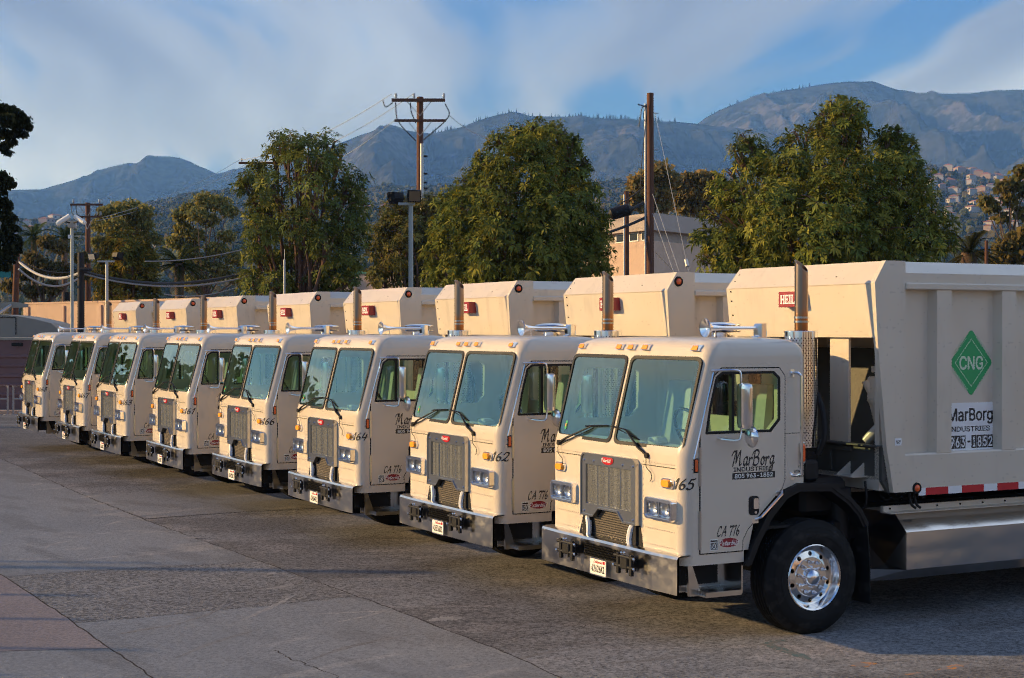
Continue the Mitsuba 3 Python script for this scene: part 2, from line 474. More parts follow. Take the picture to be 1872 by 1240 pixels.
for nm, poly, m_ in patches:
    poly = poly.buffer(-.008)
    poly = max(getattr(poly, 'geoms', [poly]), key=lambda g: g.area)
    v, f = trimesh.creation.triangulate_polygon(poly.simplify(.004), engine='earcut')
    z = .005
    k = put(f'{YARD}__paving_patch', trimesh.Trimesh(np.c_[v, np.full(len(v), z)], f if np.cross(v[f[0][1]] - v[f[0][0]], v[f[0][2]] - v[f[0][0]]) > 0 else f[:, ::-1], process=False), m_)
    labels[k] = {'label': desc[nm]}


def flat_strip(pts, w, z, jag=.3):
    p = np.asarray(pts)
    t = np.gradient(p, axis=0)
    t /= np.linalg.norm(t, axis=1, keepdims=True) + 1e-9
    nn = np.stack([-t[:, 1], t[:, 0]], 1)
    ww = w * (1 + rng.uniform(-jag, jag, (len(p), 2)))
    v = np.concatenate([np.c_[p + nn * ww[:, :1] / 2, np.full(len(p), z)], np.c_[p - nn * ww[:, 1:] / 2, np.full(len(p), z)]])
    n = len(p)
    f = [[i, n + i, n + i + 1] for i in range(n - 1)] + [[i, n + i + 1, i + 1] for i in range(n - 1)]
    return trimesh.Trimesh(v, f, process=False)


put(f'{YARD}__joint', cat([flat_strip(q, .03, .0025) for q in (LA, LB, c1, c2, c3, c4)]), 'm_joint')
labels[f'{YARD}__joint'] = {'label': 'dark joints between the paving patches', 'kind': 'stuff'}
crk = [[G(900, 1172), G(960, 1164), G(1060, 1150), G(1080, 1142), G(1150, 1130), G(1230, 1122), G(1310, 1117)], [G(730, 1055), G(860, 1075), G(935, 1096)], [G(560, 1005), G(660, 985), G(760, 968)], [G(880, 1045), G(960, 1036)], [G(500, 1190), G(640, 1250), G(760, 1330)]]
put(f'{YARD}__crack', cat([flat_strip(wob(q, .02, .07), .010, .0065 if k_ in (2, 4) else .0014, .8) for k_, q in enumerate(crk)]), 'm_joint')
labels[f'{YARD}__crack'] = {'label': 'thin irregular cracks in the asphalt', 'kind': 'stuff'}
mat('m_paint_orange', proc(lambda p, n, uv: mix((.40, .17, .05), (.18, .16, .15), smoothstep(.34, .52, noise(p.x * 38, p.y * 38) * .6 + .4 * fbm(p.x * 9, p.y * 9, 0, 3)))), .8, two=False)
mat('m_paint_teal', proc(lambda p, n, uv: mix((.075, .115, .115), (.15, .135, .12), smoothstep(.35, .65, noise(p.x * 40, p.y * 40) * .5 + .5 * fbm(p.x * 6, p.y * 6, 0, 3)))), .85, two=False)


def paint_mark(pts, z=.0016):
    m = sg.Polygon([G(*q) for q in pts]).buffer(.02).buffer(-.01)
    v, f = trimesh.creation.triangulate_polygon(m, engine='earcut')
    f = f if np.cross(v[f[0][1]] - v[f[0][0]], v[f[0][2]] - v[f[0][0]]) > 0 else f[:, ::-1]
    return trimesh.Trimesh(np.c_[v, np.full(len(v), z)], f, process=False)


for pts in ([(1552, 1218), (1572, 1211), (1602, 1213), (1585, 1219)], [(1712, 1226), (1740, 1217), (1772, 1213), (1748, 1223)], [(1656, 1233), (1676, 1229), (1682, 1231), (1662, 1234)]):
    k = put(f'{YARD}__paint_mark', paint_mark(pts), 'm_paint_orange')
    labels[k] = {'label': 'worn orange paint mark on the asphalt'}
for pts in ([(1392, 1178), (1402, 1175), (1475, 1199), (1482, 1206), (1462, 1203)], [(1400, 1180), (1396, 1176), (1428, 1170), (1436, 1172)]):
    k = put(f'{YARD}__paint_mark', paint_mark(pts), 'm_paint_teal')
    labels[k] = {'label': 'faded teal paint stroke on the asphalt'}

mat('m_scuff_pale', proc(lambda p, n, uv: mix((.25, .236, .22), (.18, .171, .164), smoothstep(.30, .58, noise(p.x * 42, p.y * 42) * .6 + .4 * fbm(p.x * 7, p.y * 7, 0, 3)))), .8, two=False)
mat('m_scuff_dark', proc(lambda p, n, uv: mix((.112, .104, .097), (.16, .152, .146), smoothstep(.32, .60, noise(p.x * 44, p.y * 44) * .6 + .4 * fbm(p.x * 7 + 5, p.y * 7, 0, 3)))), .85, two=False)
SC = [((60, 888), (76, 884), .16, 0), ((140, 912), (190, 905), .10, 0), ((165, 925), (205, 918), .09, 0), ((182, 934), (215, 930), .12, 0), ((190, 962), (255, 949), .07, 0), ((215, 972), (290, 970), .10, 0), ((325, 985), (372, 984), .16, 0), ((332, 1010), (372, 1003), .08, 0), ((490, 1052), (500, 1046), .12, 0), ((440, 1136), (545, 1086), .07, 0), ((560, 1125), (735, 1118), .06, 0), ((610, 1140), (720, 1112), .05, 0), ((780, 1135), (850, 1130), .22, 0), ((470, 1080), (540, 1068), .10, 0), ((205, 1085), (285, 1068), .08, 0), ((80, 1005), (135, 988), .05, 0),
      ((320, 1205), (480, 1150), .06, 1), ((210, 1162), (330, 1142), .07, 1), ((560, 1210), (760, 1160), .08, 1), ((300, 1150), (420, 1090), .04, 1), ((900, 1220), (1090, 1180), .07, 1), ((1100, 1215), (1290, 1190), .09, 1), ((640, 1040), (820, 1020), .08, 1), ((700, 1000), (860, 985), .10, 1), ((1000, 1120), (1200, 1098), .05, 1), ((1500, 1215), (1700, 1205), .05, 0), ((1330, 1225), (1480, 1232), .08, 0), ((1640, 1205), (1860, 1222), .05, 1)]
for pa, pb, w, dk in SC:
    A, B = G(*pa), G(*pb)
    mid = (A + B) / 2 + np.array([-(B - A)[1], (B - A)[0]]) * rng.uniform(-.10, .10)
    P_ = spline([A, mid, B], 12)
    wd = w * np.sin(np.linspace(.12, math.pi - .12, len(P_))) + .006
    t_ = np.gradient(P_, axis=0)
    t_ /= np.linalg.norm(t_, axis=1, keepdims=True)
    n_ = np.stack([-t_[:, 1], t_[:, 0]], 1)
    jit = rng.uniform(.6, 1.2, (len(P_), 2)) * wd[:, None] / 2
    zq = .0064 if any(g.contains(sg.Point(mid)) for _, g, _ in patches) else .0015
    vv_ = np.concatenate([np.c_[P_ + n_ * jit[:, :1], np.full(len(P_), zq)], np.c_[P_ - n_ * jit[:, 1:], np.full(len(P_), zq)]])
    m_ = len(P_)
    k = put(f'{YARD}__scuff_mark', trimesh.Trimesh(vv_, [[q, m_ + q, m_ + q + 1] for q in range(m_ - 1)] + [[q, m_ + q + 1, q + 1] for q in range(m_ - 1)], process=False), 'm_scuff_dark' if dk else 'm_scuff_pale')
    labels[k] = {'label': 'dark tyre scrub mark on the paving' if dk else 'pale scuff on the paving'}

# ---------------------------------------------------------------- mountains and foothill, in axes along and across the view of the valley
FH = FWD * [1, 1, 0]
FH = FH / np.linalg.norm(FH)


def ab(a, b, z):
    a, b, z = np.broadcast_arrays(a, b, z)
    return np.stack([CAM[0] + a * RGT[0] + b * FH[0], CAM[1] + a * RGT[1] + b * FH[1], z], -1)


def crest(tab, D):
    tab = np.asarray(tab, float)
    a = (tab[:, 0] - 936) / FPX * D
    z = 2.8 + (601.7 - tab[:, 1]) / FPX * D
    return lambda q: np.interp(q, a, z)


def ridged(x, y, seed, octs=4):
    x, y = np.broadcast_arrays(x, y)
    s, amp, tot = 0, 1.0, 0
    for o in range(octs):
        s = s + amp * (1 - np.abs(2 * meshkit.noise(np.stack([x * 2 ** o, y * 2 ** o, 0 * x], -1), seed + o) - 1))
        tot += amp
        amp *= .5
    return s / tot


def grid_mesh(P):
    h, w = P.shape[:2]
    i, j = np.meshgrid(np.arange(h - 1), np.arange(w - 1), indexing='ij')
    q = np.stack([i * w + j, i * w + j + 1, (i + 1) * w + j + 1, (i + 1) * w + j], -1).reshape(-1, 4)
    return trimesh.Trimesh(P.reshape(-1, 3), np.vstack([q[:, [0, 1, 2]], q[:, [0, 2, 3]]]), process=False)


def mountain(key, tab, D, front, back, seed, na=420, nb=120, label=None, power=1.15, rough=1.0):
    c = crest(tab, D)
    a0, a1 = (tab[0][0] - 936) / FPX * D, (tab[-1][0] - 936) / FPX * D
    a = np.linspace(a0, a1, na)[None, :]
    t = np.concatenate([np.linspace(-1, 0, nb)[:-1], np.linspace(0, 1, nb // 3)])[:, None]
    sh = 260 * (meshkit.fbm(np.stack([a / 900, 0 * a, 0 * a + seed], -1), 3, seed) - .5)
    b = D + sh + np.where(t < 0, t * front, t * back)
    zc = c(a)
    s = 1 - np.abs(t)
    z = zc * s ** power
    amp = zc * .54 * (s * (1 - s) * 4) ** .8 * rough
    u = a / 330 + t * .9
    z = z + amp * (ridged(u, b / 1100, seed, 5) - .64) + zc * .035 * np.minimum(s, 1) * (ridged(a / 130, b / 150, seed + 9, 3) - .6) * np.minimum(1, (1 - s) * 14 + .25)
    P = ab(a + 0 * t, b, np.maximum(z, -2))
    return struct(key, grid_mesh(P), 'm_mountain', label, True)


def rock_at(px, py, D):
    p = at(px, py, D)
    return float(p[0]), float(p[1]), float(p[2])


ROCKS = [(*rock_at(690, 300, 5500), 360.), (*rock_at(1330, 230, 6300), 420.), (*rock_at(1270, 260, 6200), 260.), (*rock_at(1080, 300, 5600), 200.), (*rock_at(1790, 260, 6400), 260.)]


def mountain_fn(p, n, uv):
    f = fbm(p.x * .012, p.y * .012, p.z * .012, 4)
    g = fbm(p.x * .05, p.y * .05, p.z * .05, 3)
    col = mix((.016, .021, .018), (.042, .045, .034), smoothstep(.34, .66, f * .65 + g * .35))
    w = mi.Float(0)
    for x, y, z, r in ROCKS:
        w = dr.maximum(w, dr.exp(-(dr.square(p.x - x) + dr.square(p.y - y) + 2.2 * dr.square(p.z - z)) / (2 * r * r)))
    rk = smoothstep(.60, .74, fbm(p.x * .008 + 3, p.y * .008, p.z * .014, 4) * .6 + g * .25 + w * .26)
    return mix(col, (.095, .088, .080), rk)


mat('m_mountain', proc(mountain_fn), .95, spec=.05, two=False)
mountain('mountain', [(-700, 430), (-300, 380), (-60, 350), (20, 347), (80, 346), (140, 331), (200, 311), (232, 303), (260, 300), (290, 290), (310, 289), (330, 290), (350, 297), (370, 307), (400, 320), (430, 314), (470, 305), (560, 318), (700, 330), (900, 380), (1100, 470)], 7600, 3300, 1500, 3, label='hazy blue grey mountain ridge at the left')
mountain('mountain', [(300, 420), (420, 345), (520, 300), (600, 272), (625, 264), (660, 251), (690, 241), (712, 234), (725, 234), (745, 242), (790, 246), (850, 231), (880, 219), (905, 212), (935, 206), (950, 207), (970, 213), (1010, 215), (1060, 214), (1090, 217), (1150, 219), (1200, 221), (1240, 222), (1290, 226), (1400, 240), (1600, 300), (1900, 420)], 6000, 2700, 1500, 17, label='hazy blue grey mountain with rocky faces in the middle')
mountain('mountain', [(1000, 400), (1120, 310), (1200, 262), (1250, 240), (1270, 230), (1290, 215), (1315, 201), (1345, 189), (1372, 178), (1400, 171), (1440, 164), (1475, 159), (1520, 152), (1560, 149), (1590, 150), (1615, 157), (1640, 165), (1675, 170), (1700, 172), (1740, 172), (1775, 170), (1810, 167), (1872, 165), (2000, 170), (2200, 190), (2600, 300)], 6900, 3200, 1500, 29, label='highest hazy mountain at the right')

FC = crest([(-600, 418), (0, 412), (130, 404), (200, 392), (280, 365), (340, 349), (420, 342), (520, 352), (620, 352), (700, 341), (800, 346), (950, 341), (1110, 331), (1230, 323), (1400, 315), (1600, 309), (1700, 306), (1780, 318), (1872, 328), (2100, 320), (2500, 330)], 2500)


def foot_z(a, b):
    k = np.clip((b - 380) / (2500 - 380), 0, 1)
    zc = FC(a * 2500 / np.maximum(b, 700))
    und = (meshkit.fbm(np.stack([a / 260, b / 300, 0 * a], -1), 4, 51) - .5)
    z = zc * (.25 * k + .75 * k ** 1.35) + und * 46 * np.minimum(1, k * 3)
    return np.where(b > 2500, zc * np.maximum(0, 1 - (b - 2500) / 900) ** 1.2 + und * 40 * np.maximum(0, 1 - (b - 2500) / 900), z) - 1.5


aa = np.linspace(-1500, 1500, 240)[None, :]
bb = np.concatenate([np.linspace(330, 2500, 110), np.linspace(2540, 3400, 14)])[:, None]
mat('m_hill', proc(lambda p, n, uv: mix((.034, .038, .022), (.080, .074, .044), smoothstep(.35, .65, fbm(p.x * .02, p.y * .02, p.z * .02, 4)))), .95, spec=.05, two=False)
struct('foothill', grid_mesh(ab(aa + 0 * bb, bb + 0 * aa, foot_z(aa + 0 * bb, bb + 0 * aa))), 'm_hill', 'wooded foothill dotted with houses', True)
scene['m_leaf'] = {'type': 'principledthin', 'base_color': {'type': 'mesh_attribute', 'name': 'vertex_color'}, 'roughness': .30, 'diff_trans': .4, 'eta': 1.5}
scene['m_gumleaf'] = {'type': 'principledthin', 'base_color': {'type': 'mesh_attribute', 'name': 'vertex_color'}, 'roughness': .7, 'diff_trans': .9, 'eta': 1.3}
scene['m_farleaf'] = {'type': 'twosided', 'bsdf': {'type': 'principled', 'base_color': {'type': 'mesh_attribute', 'name': 'vertex_color'}, 'roughness': .9, 'specular': .1}}


def leaf_soup(c, r, cnt, size, rng, squash=.8, hang=0.0):
    """cnt small two-faced leaf clumps in an ellipsoid shell round every centre: (vertices, faces)."""
    n = len(c)
    d = rng.normal(size=(n, cnt, 3))
    d /= np.linalg.norm(d, axis=2, keepdims=True)
    rad = np.abs(rng.normal(.82, .20, (n, cnt, 1)))
    p = c[:, None] + d * rad * r[:, None, None] * [1, 1, squash]
    u = rng.normal(size=(n, cnt, 3))
    w = rng.normal(size=(n, cnt, 3))
    u[..., 2] -= hang
    u /= np.linalg.norm(u, axis=2, keepdims=True)
    w = np.cross(u, w)
    w /= np.linalg.norm(w, axis=2, keepdims=True) + 1e-9
    s = size * rng.uniform(.6, 1.3, (n, cnt, 1))
    v = np.stack([p, p + u * s * .5 + w * s * .32, p + u * s, p + u * s * .5 - w * s * .32], 2).reshape(-1, 3)
    k = np.arange(n * cnt)[:, None] * 4
    return v, np.vstack([k + [0, 1, 2], k + [0, 2, 3]])


ICO = trimesh.creation.icosphere(subdivisions=1)


def far_trees(key, a, b, size, cols, label, seed):
    """Every tree of the slope is a lumpy crown of its own shape, all joined into one mesh."""
    rg = np.random.default_rng(seed)
    z = foot_z(a, b)
    c = np.asarray(ab(a, b, z + size * .35))
    n, m = len(a), len(ICO.vertices)
    lump = rg.uniform(.62, 1.2, (n, m, 1))
    v = c[:, None] + ICO.vertices[None] * lump * (size[:, None] * rg.uniform(.7, 1.15, (n, 3)) * [.62, .62, .7])[:, None]
    f = (ICO.faces[None] + (np.arange(n) * m)[:, None, None]).reshape(-1, 3)
    col = np.asarray(cols)[rg.integers(0, len(cols), n)][:, None] * rg.uniform(.6, 1.35, (n, 1, 1)) * rg.uniform(.75, 1.25, (n, m, 1))
    k = put(key, trimesh.Trimesh(v.reshape(-1, 3), f, process=False), 'm_farleaf', False, color=np.broadcast_to(col, (n, m, 3)).reshape(-1, 3))
    labels[k] = {'label': label, 'kind': 'stuff'}


# pines along the crest of the middle mountain
rt = np.random.default_rng(9)
pines = []
for tab_, D_, x0_, x1_, n_ in (([(780, 246), (850, 231), (880, 219), (905, 212), (935, 206), (950, 207), (970, 213), (1010, 215), (1060, 214), (1150, 219), (1240, 222)], 6000, 790, 1240, 110), ([(1290, 215), (1345, 189), (1400, 171), (1475, 159), (1560, 149)], 6900, 1290, 1480, 50)):
    cf = crest(tab_, D_)
    for xq in rt.uniform(x0_, x1_, n_):
        q = (xq - 936) / FPX * D_
        h = rt.uniform(10, 26)
        sh = 260 * (meshkit.fbm(np.array([[q / 900, 0, 17 if D_ == 6000 else 29]]), 3, 17 if D_ == 6000 else 29)[0] - .5)
        base = ab(q, D_ + sh - 20, float(cf(q)) - 16)
        pines.append(trimesh.Trimesh([base + [5, 0, 0], base + [-3, 5, 0], base + [-3, -5, 0], base + [0, 0, h + 8]], [[0, 1, 3], [1, 2, 3], [2, 0, 3]], process=False))
pm = cat(pines)
put('ridge_pines', pm, 'm_farleaf', color=np.tile([.03, .035, .02], (len(pm.vertices), 1)))
labels['ridge_pines'] = {'label': 'row of pines along the mountain crest', 'kind': 'stuff'}

# ---------------------------------------------------------------- houses on the hillside
mat('m_stucco', (.42, .40, .37), .8)
mat('m_pinkstucco', (.32, .25, .21), .85)
mat('m_tile', (.30, .13, .085), .8)
mat('m_pane', (.03, .035, .04), .15)


def far_house(px, py, depth, w, d, h, rot, wall, label):
    k = thing('hillside_house', label, 'house', 'houses on the hillside')
    d0 = at(px, py, 1.0) - CAM
    bq = np.linspace(450, 2490, 900)
    q = CAM + d0 * bq[:, None]
    hit = np.nonzero(foot_z((px - 936) / FPX * bq, bq) > q[:, 2])[0]
    depth = float(bq[hit[0]]) if len(hit) else depth
    w, d, h = (x_ * depth / 1500 for x_ in (w, d, h))
    base = CAM + d0 * depth + np.array([0, 0, 1.0])
    HPOS.append(((px - 936) / FPX * depth, depth, w))
    W = T().translate(base.tolist()).rotate([0, 0, 1], rot)
    put(f'{k}__wall', box(-w / 2, w / 2, -d / 2, d / 2, -3, h), wall, to_world=W)
    put(f'{k}__roof', hull([[sx * (w / 2 + .6), sy * (d / 2 + .6), h] for sx in (-1, 1) for sy in (-1, 1)] + [[sx * w * .28, 0, h + d * .2] for sx in (-1, 1)]), 'm_tile', to_world=W)
    for s in (-1, 1):
        put(f'{k}__window', box(s * w * .25 - w * .1, s * w * .25 + w * .1, -d / 2 - .05, d / 2 + .05, h * .25, h * .75), 'm_pane', to_world=W)


HPOS = []
rh = np.random.default_rng(21)
HS = [(1735, 312, 1750, 'right'), (1752, 316, 1760, 'right'), (1790, 322, 1700, 'right'), (1806, 326, 1680, 'right'), (1826, 330, 1700, 'right'), (1722, 345, 1450, 'right'), (1745, 352, 1420, 'right'), (1775, 356, 1400, 'right'), (1798, 352, 1430, 'right'), (1738, 372, 1250, 'right'), (1782, 378, 1200, 'right'), (1800, 384, 1180, 'right'), (1840, 360, 1350, 'right'),
      (1860, 378, 1240, 'right'), (1822, 408, 980, 'right'), (1846, 400, 1020, 'right'), (1855, 415, 950, 'right'), (1810, 416, 960, 'right'), (1735, 398, 1080, 'right'), (1716, 328, 1600, 'right'),
      (678, 388, 1100, 'middle'), (706, 384, 1150, 'middle'), (662, 402, 1000, 'middle'), (745, 396, 1050, 'middle'), (668, 420, 900, 'middle'), (50, 412, 1900, 'left'), (85, 408, 2000, 'left'), (102, 402, 2000, 'left'), (262, 430, 1500, 'left'), (290, 452, 1200, 'left'), (62, 425, 1700, 'left'), (412, 446, 1200, 'left'), (430, 470, 1000, 'left')]
for _ in range(22):
    HS.append((float(rh.uniform(1700, 1872)), float(rh.uniform(318, 424)), 1300, 'right'))
for px, py, dp, side in HS:
    w = rh.uniform(8, 15)
    pink = side == 'middle' or rh.random() < .25
    tone = 'pinkish' if pink else 'white'
    sd = {'right': f'{tone} house with a tiled roof among the trees on the hillside at the right', 'middle': 'small pinkish house on the hillside behind the utility poles', 'left': f'small {tone} house on the far wooded slope at the left'}[side]
    far_house(px, py, dp, w, w * .7, rh.uniform(3.0, 4.4), float(rh.uniform(20, 80)), 'm_pinkstucco' if pink else 'm_stucco', sd)
    labels[max(k for k in labels if k.startswith('hillside_house') and '__' not in k)]['group'] = f'{tone} houses on the hillside, {side}'

rg = np.random.default_rng(5)
N = 8500
b_ = 520 + (2480 - 520) * rg.uniform(0, 1, N) ** .8
a_ = rg.uniform(-.40, .40, N) * b_
keep = np.ones(N, bool)
for ha, hb, hw in HPOS:
    keep &= ~((np.abs(a_ - ha * b_ / hb) < hw * .75) & (b_ < hb + 4) & (b_ > hb - 38 * hb / 1500))
a_, b_ = a_[keep], b_[keep]
far_trees('hillside_trees', a_, b_, rg.uniform(3.5, 9.5, len(a_)), [(.046, .056, .028), (.076, .078, .038), (.060, .072, .040), (.098, .086, .044)], 'woods and shrubs over the foothill', 6)
# ---------------------------------------------------------------- trees
mat('m_bark', proc(lambda p, n, uv: mix((.085, .055, .04), (.20, .14, .105), fbm(p.x * 5, p.y * 5, p.z * 2, 3))), .9, spec=.1)
mat('m_barkred', proc(lambda p, n, uv: mix((.10, .06, .045), (.20, .125, .095), fbm(p.x * 6, p.y * 6, p.z * 2, 3))), .85, spec=.1)


def frames(d, rg):
    """An orthonormal frame for every direction d."""
    d = d / (np.linalg.norm(d, axis=1, keepdims=True) + 1e-9)
    r = rg.normal(size=d.shape)
    u = np.cross(d, r)
    u /= np.linalg.norm(u, axis=1, keepdims=True) + 1e-9
    return u, np.cross(d, u), d


def whorls(c, d, L, rg, leaves=8, droop=.55):
    """Drooping rosettes of long leaves at the points c, facing along d. Each leaf is folded along its rib."""
    u, w, d = frames(d, rg)
    n = len(c)
    ang = (np.arange(leaves) / leaves * 2 * np.pi)[None, :] + rg.uniform(0, 6.28, (n, 1)) + rg.normal(0, .25, (n, leaves))
    out = u[:, None] * np.cos(ang)[..., None] + w[:, None] * np.sin(ang)[..., None]
    lift = rg.uniform(-.1, .75, (n, leaves, 1))
    dirn = out + d[:, None] * lift
    dirn /= np.linalg.norm(dirn, axis=2, keepdims=True)
    s = (np.broadcast_to(L, n)[:, None] * rg.uniform(.8, 1.2, (n, 1)))[..., None] * rg.uniform(.75, 1.15, (n, leaves, 1))
    root = c[:, None] + dirn * s * .06
    down = np.array([0, 0, -1.0])
    midp = root + dirn * s * .5 + down * s * droop * .10
    tip = root + dirn * s * .92 + down * s * droop * .48
    side = np.cross(tip - root, d[:, None] + [0, 0, .3])
    side /= np.linalg.norm(side, axis=2, keepdims=True) + 1e-9
    up = np.cross(side, tip - root)
    up /= np.linalg.norm(up, axis=2, keepdims=True) + 1e-9
    a = midp + side * s * .155 + up * s * .04
    b = midp - side * s * .155 + up * s * .04
    v = np.stack([root, a, tip, b, midp], 2).reshape(-1, 3)
    k = np.arange(n * leaves)[:, None] * 5
    f = np.vstack([k + [0, 1, 4], k + [1, 2, 4], k + [4, 2, 3], k + [0, 4, 3]])
    return v, f, n * leaves * 5


def broad_tree(key, label, depth, clumps, base, L, dens, cols, seed, inner=.5, group=None, trunk='m_barkred', thick=.9, droop=.55, r0=.17, cull=.345):
    """clumps: (px, py, radius in pixels, offset in depth). base: the pixel column of the trunk."""
    rg = np.random.default_rng(seed)
    t = thing(key, label, 'tree', group)
    C = np.array([at(x, y, depth + o) for x, y, r, o in clumps])
    Rr = np.array([r / FPX * depth for x, y, r, o in clumps])
    pts, dirs = [], []
    for c, r in zip(C, Rr):
        n = int(dens * (r ** 2) * 80)
        d = rg.normal(size=(n, 3))
        d[:, 2] += .25
        d /= np.linalg.norm(d, axis=1, keepdims=True)
        rad = np.where(rg.random(n) < inner, rg.uniform(.25, .9, n), np.where(rg.random(n) < .08, rg.uniform(1.05, 1.28, n), rg.uniform(.80, 1.06, n)))
        lump = 1 + .28 * (meshkit.noise(d * 2.6 + c * 3) - .5) * 2
        pts.append(c + d * (rad * lump)[:, None] * r * [1, 1, .92])
        dirs.append(d + [0, 0, .35] + rg.normal(0, .35, (n, 3)))
    P, D = np.vstack(pts), np.vstack(dirs)
    gap = meshkit.fbm(P * 1.15 + seed * 7, 2, seed) + rg.uniform(-.06, .06, len(P))
    P, D = P[gap > cull], D[gap > cull]
    Lw = L * rg.uniform(.7, 1.3, len(P))
    v, f, _ = whorls(P, D, Lw, rg, droop=droop)
    cols = np.asarray(cols)
    ci = rg.integers(0, len(cols), len(P))
    patch = meshkit.noise(P * .9 + seed)
    colw = cols[ci] * (rg.uniform(.7, 1.3, (len(P), 1))) * (.75 + .5 * patch[:, None])
    hot = rg.random(len(P)) < .012
    colw[hot] = np.array([.30, .23, .02]) * rg.uniform(.7, 1.1, (hot.sum(), 1))
    colv = np.repeat(colw, 8 * 5, 0) * np.repeat(rg.uniform(.75, 1.25, (len(P) * 8, 1)), 5, 0)
    k = put(f'{t}__crown', trimesh.Trimesh(v, f, process=False), 'm_leaf', False, color=colv)
    labels[k] = {'kind': 'stuff'}
    b0 = at(base, 601.7, depth)
    b0[2] = 0
    fork = b0 + (C.mean(0) - b0) * [.25, .25, 0] + [0, 0, max(1.2, C[:, 2].min() * .55)]
    limbs = [tube([b0, b0 * .5 + fork * .5 + rg.normal(0, .05, 3), fork], [r0 * 1.25, r0, r0 * .85], 9)]
    for c, r in zip(C, Rr):
        j = rg.normal(0, .25, 3)
        mid = fork * .45 + c * .55 + j * [1, 1, .3] + [0, 0, -.2]
        pl = spline([fork, mid, c + [0, 0, r * .3]], 5)
        limbs.append(tube(pl, np.linspace(r0 * .55, .025, len(pl)), 6))
        for _ in range(5):
            d = rg.normal(size=3)
            d[2] = abs(d[2]) * .6
            d /= np.linalg.norm(d)
            limbs.append(tube(spline([mid * .4 + c * .6, c + d * r * .45, c + d * r * .95], 4), np.linspace(.035, .008, 9), 5))
    put(f'{t}__trunk', cat(limbs), trunk, 40)
    return t


GREEN = [(0.144, 0.167, 0.034), (0.19, 0.201, 0.044), (0.109, 0.14, 0.039), (0.247, 0.23, 0.046)]
DEEP = [(0.126, 0.156, 0.041), (0.168, 0.19, 0.048), (0.096, 0.126, 0.041), (0.228, 0.222, 0.053)]
broad_tree('broadleaf_tree', 'tall open broadleaf tree with red brown branches left of the double armed pole', 58,
           [(520, 262, 30, 0), (505, 285, 24, 1), (545, 275, 28, -1), (600, 268, 26, 0), (625, 290, 28, 1), (585, 300, 30, -1), (480, 318, 30, 1), (455, 335, 26, 0), (500, 345, 36, -1), (545, 330, 28, 1), (600, 335, 34, 0), (640, 335, 32, 0), (655, 375, 28, 1), (620, 385, 36, -1),
            (560, 385, 30, 1), (510, 395, 34, 0), (470, 385, 26, 0), (480, 430, 34, -1), (530, 435, 34, 1), (580, 430, 36, -1), (630, 430, 36, 0), (655, 420, 22, 1), (475, 475, 32, 0), (520, 480, 34, 1), (570, 475, 36, -1), (620, 475, 36, 0), (645, 490, 26, 1), (460, 520, 30, 0), (510, 525, 34, -1), (565, 520, 36, 0), (615, 520, 32, 0), (640, 515, 22, -1), (568, 305, 30, -2), (572, 345, 34, -2), (565, 262, 18, 0), (540, 300, 26, -1), (548, 410, 34, -2), (600, 455, 34, -2)],
           540, .23, 2.6, DEEP, 11, .35, cull=.385)
broad_tree('broadleaf_tree', 'dense cone shaped broadleaf tree between the double armed pole and the tall bare pole', 52,
           [(985, 240, 24, 0), (950, 250, 28, 1), (1010, 252, 30, -1), (1040, 262, 20, 0), (915, 268, 30, 0), (970, 275, 36, -2), (1030, 285, 34, 1), (890, 295, 26, 0), (930, 310, 42, -2), (990, 318, 46, -2), (1045, 325, 36, 0), (1060, 300, 18, 0), (870, 335, 34, 0), (915, 355, 46, -2.5), (980, 362, 50, -3), (1045, 365, 44, -1), (1080, 350, 22, 0),
            (835, 365, 30, 1), (860, 390, 42, -1), (920, 405, 52, -3), (990, 410, 54, -3), (1055, 410, 46, -1), (1090, 400, 24, 0), (815, 375, 20, 1), (815, 415, 30, 0), (840, 440, 46, -1), (905, 455, 54, -3), (980, 460, 56, -3), (1050, 455, 50, -1), (1095, 440, 28, 0), (805, 470, 34, 0), (840, 495, 44, -1), (905, 505, 52, -2), (980, 508, 54, -2), (1050, 500, 48, -1), (1100, 480, 26, 0), (795, 508, 26, 0)],
           960, .22, 3.7, GREEN, 12, .4, thick=1)
broad_tree('broadleaf_tree', 'broad dense tree with two raised crowns behind the nearest truck', 46,
           [(1530, 196, 22, 0), (1560, 205, 24, 0), (1515, 215, 24, 1), (1545, 225, 34, -1), (1500, 240, 26, 0), (1465, 250, 24, 0), (1575, 235, 18, 0), (1520, 262, 40, -1), (1560, 270, 28, 0), (1630, 252, 26, 0), (1655, 270, 24, 0), (1615, 268, 20, 1), (1640, 300, 38, -1), (1365, 260, 20, 0), (1350, 285, 22, 0), (1390, 285, 26, 0), (1440, 275, 28, 0),
            (1345, 318, 30, 0), (1395, 325, 40, -1), (1460, 315, 46, -2), (1530, 320, 50, -3), (1600, 318, 46, -2), (1665, 318, 30, 0), (1320, 350, 28, 0), (1360, 370, 44, -1), (1430, 375, 54, -3), (1510, 375, 58, -4), (1590, 375, 56, -3), (1655, 365, 46, -1), (1690, 355, 24, 0), (1310, 395, 30, 0), (1350, 415, 46, -1), (1425, 425, 56, -3), (1510, 428, 60, -4), (1595, 425, 58, -3), (1665, 415, 46, -1), (1712, 405, 26, 0),
            (1295, 440, 26, 0), (1340, 455, 44, -1), (1420, 465, 52, -2), (1510, 470, 56, -3), (1600, 468, 54, -2), (1680, 455, 44, -1), (1728, 445, 26, 0), (1300, 478, 28, 0), (1350, 495, 36, 0)],
           1520, .21, 3.6, GREEN, 13, .4, thick=1)
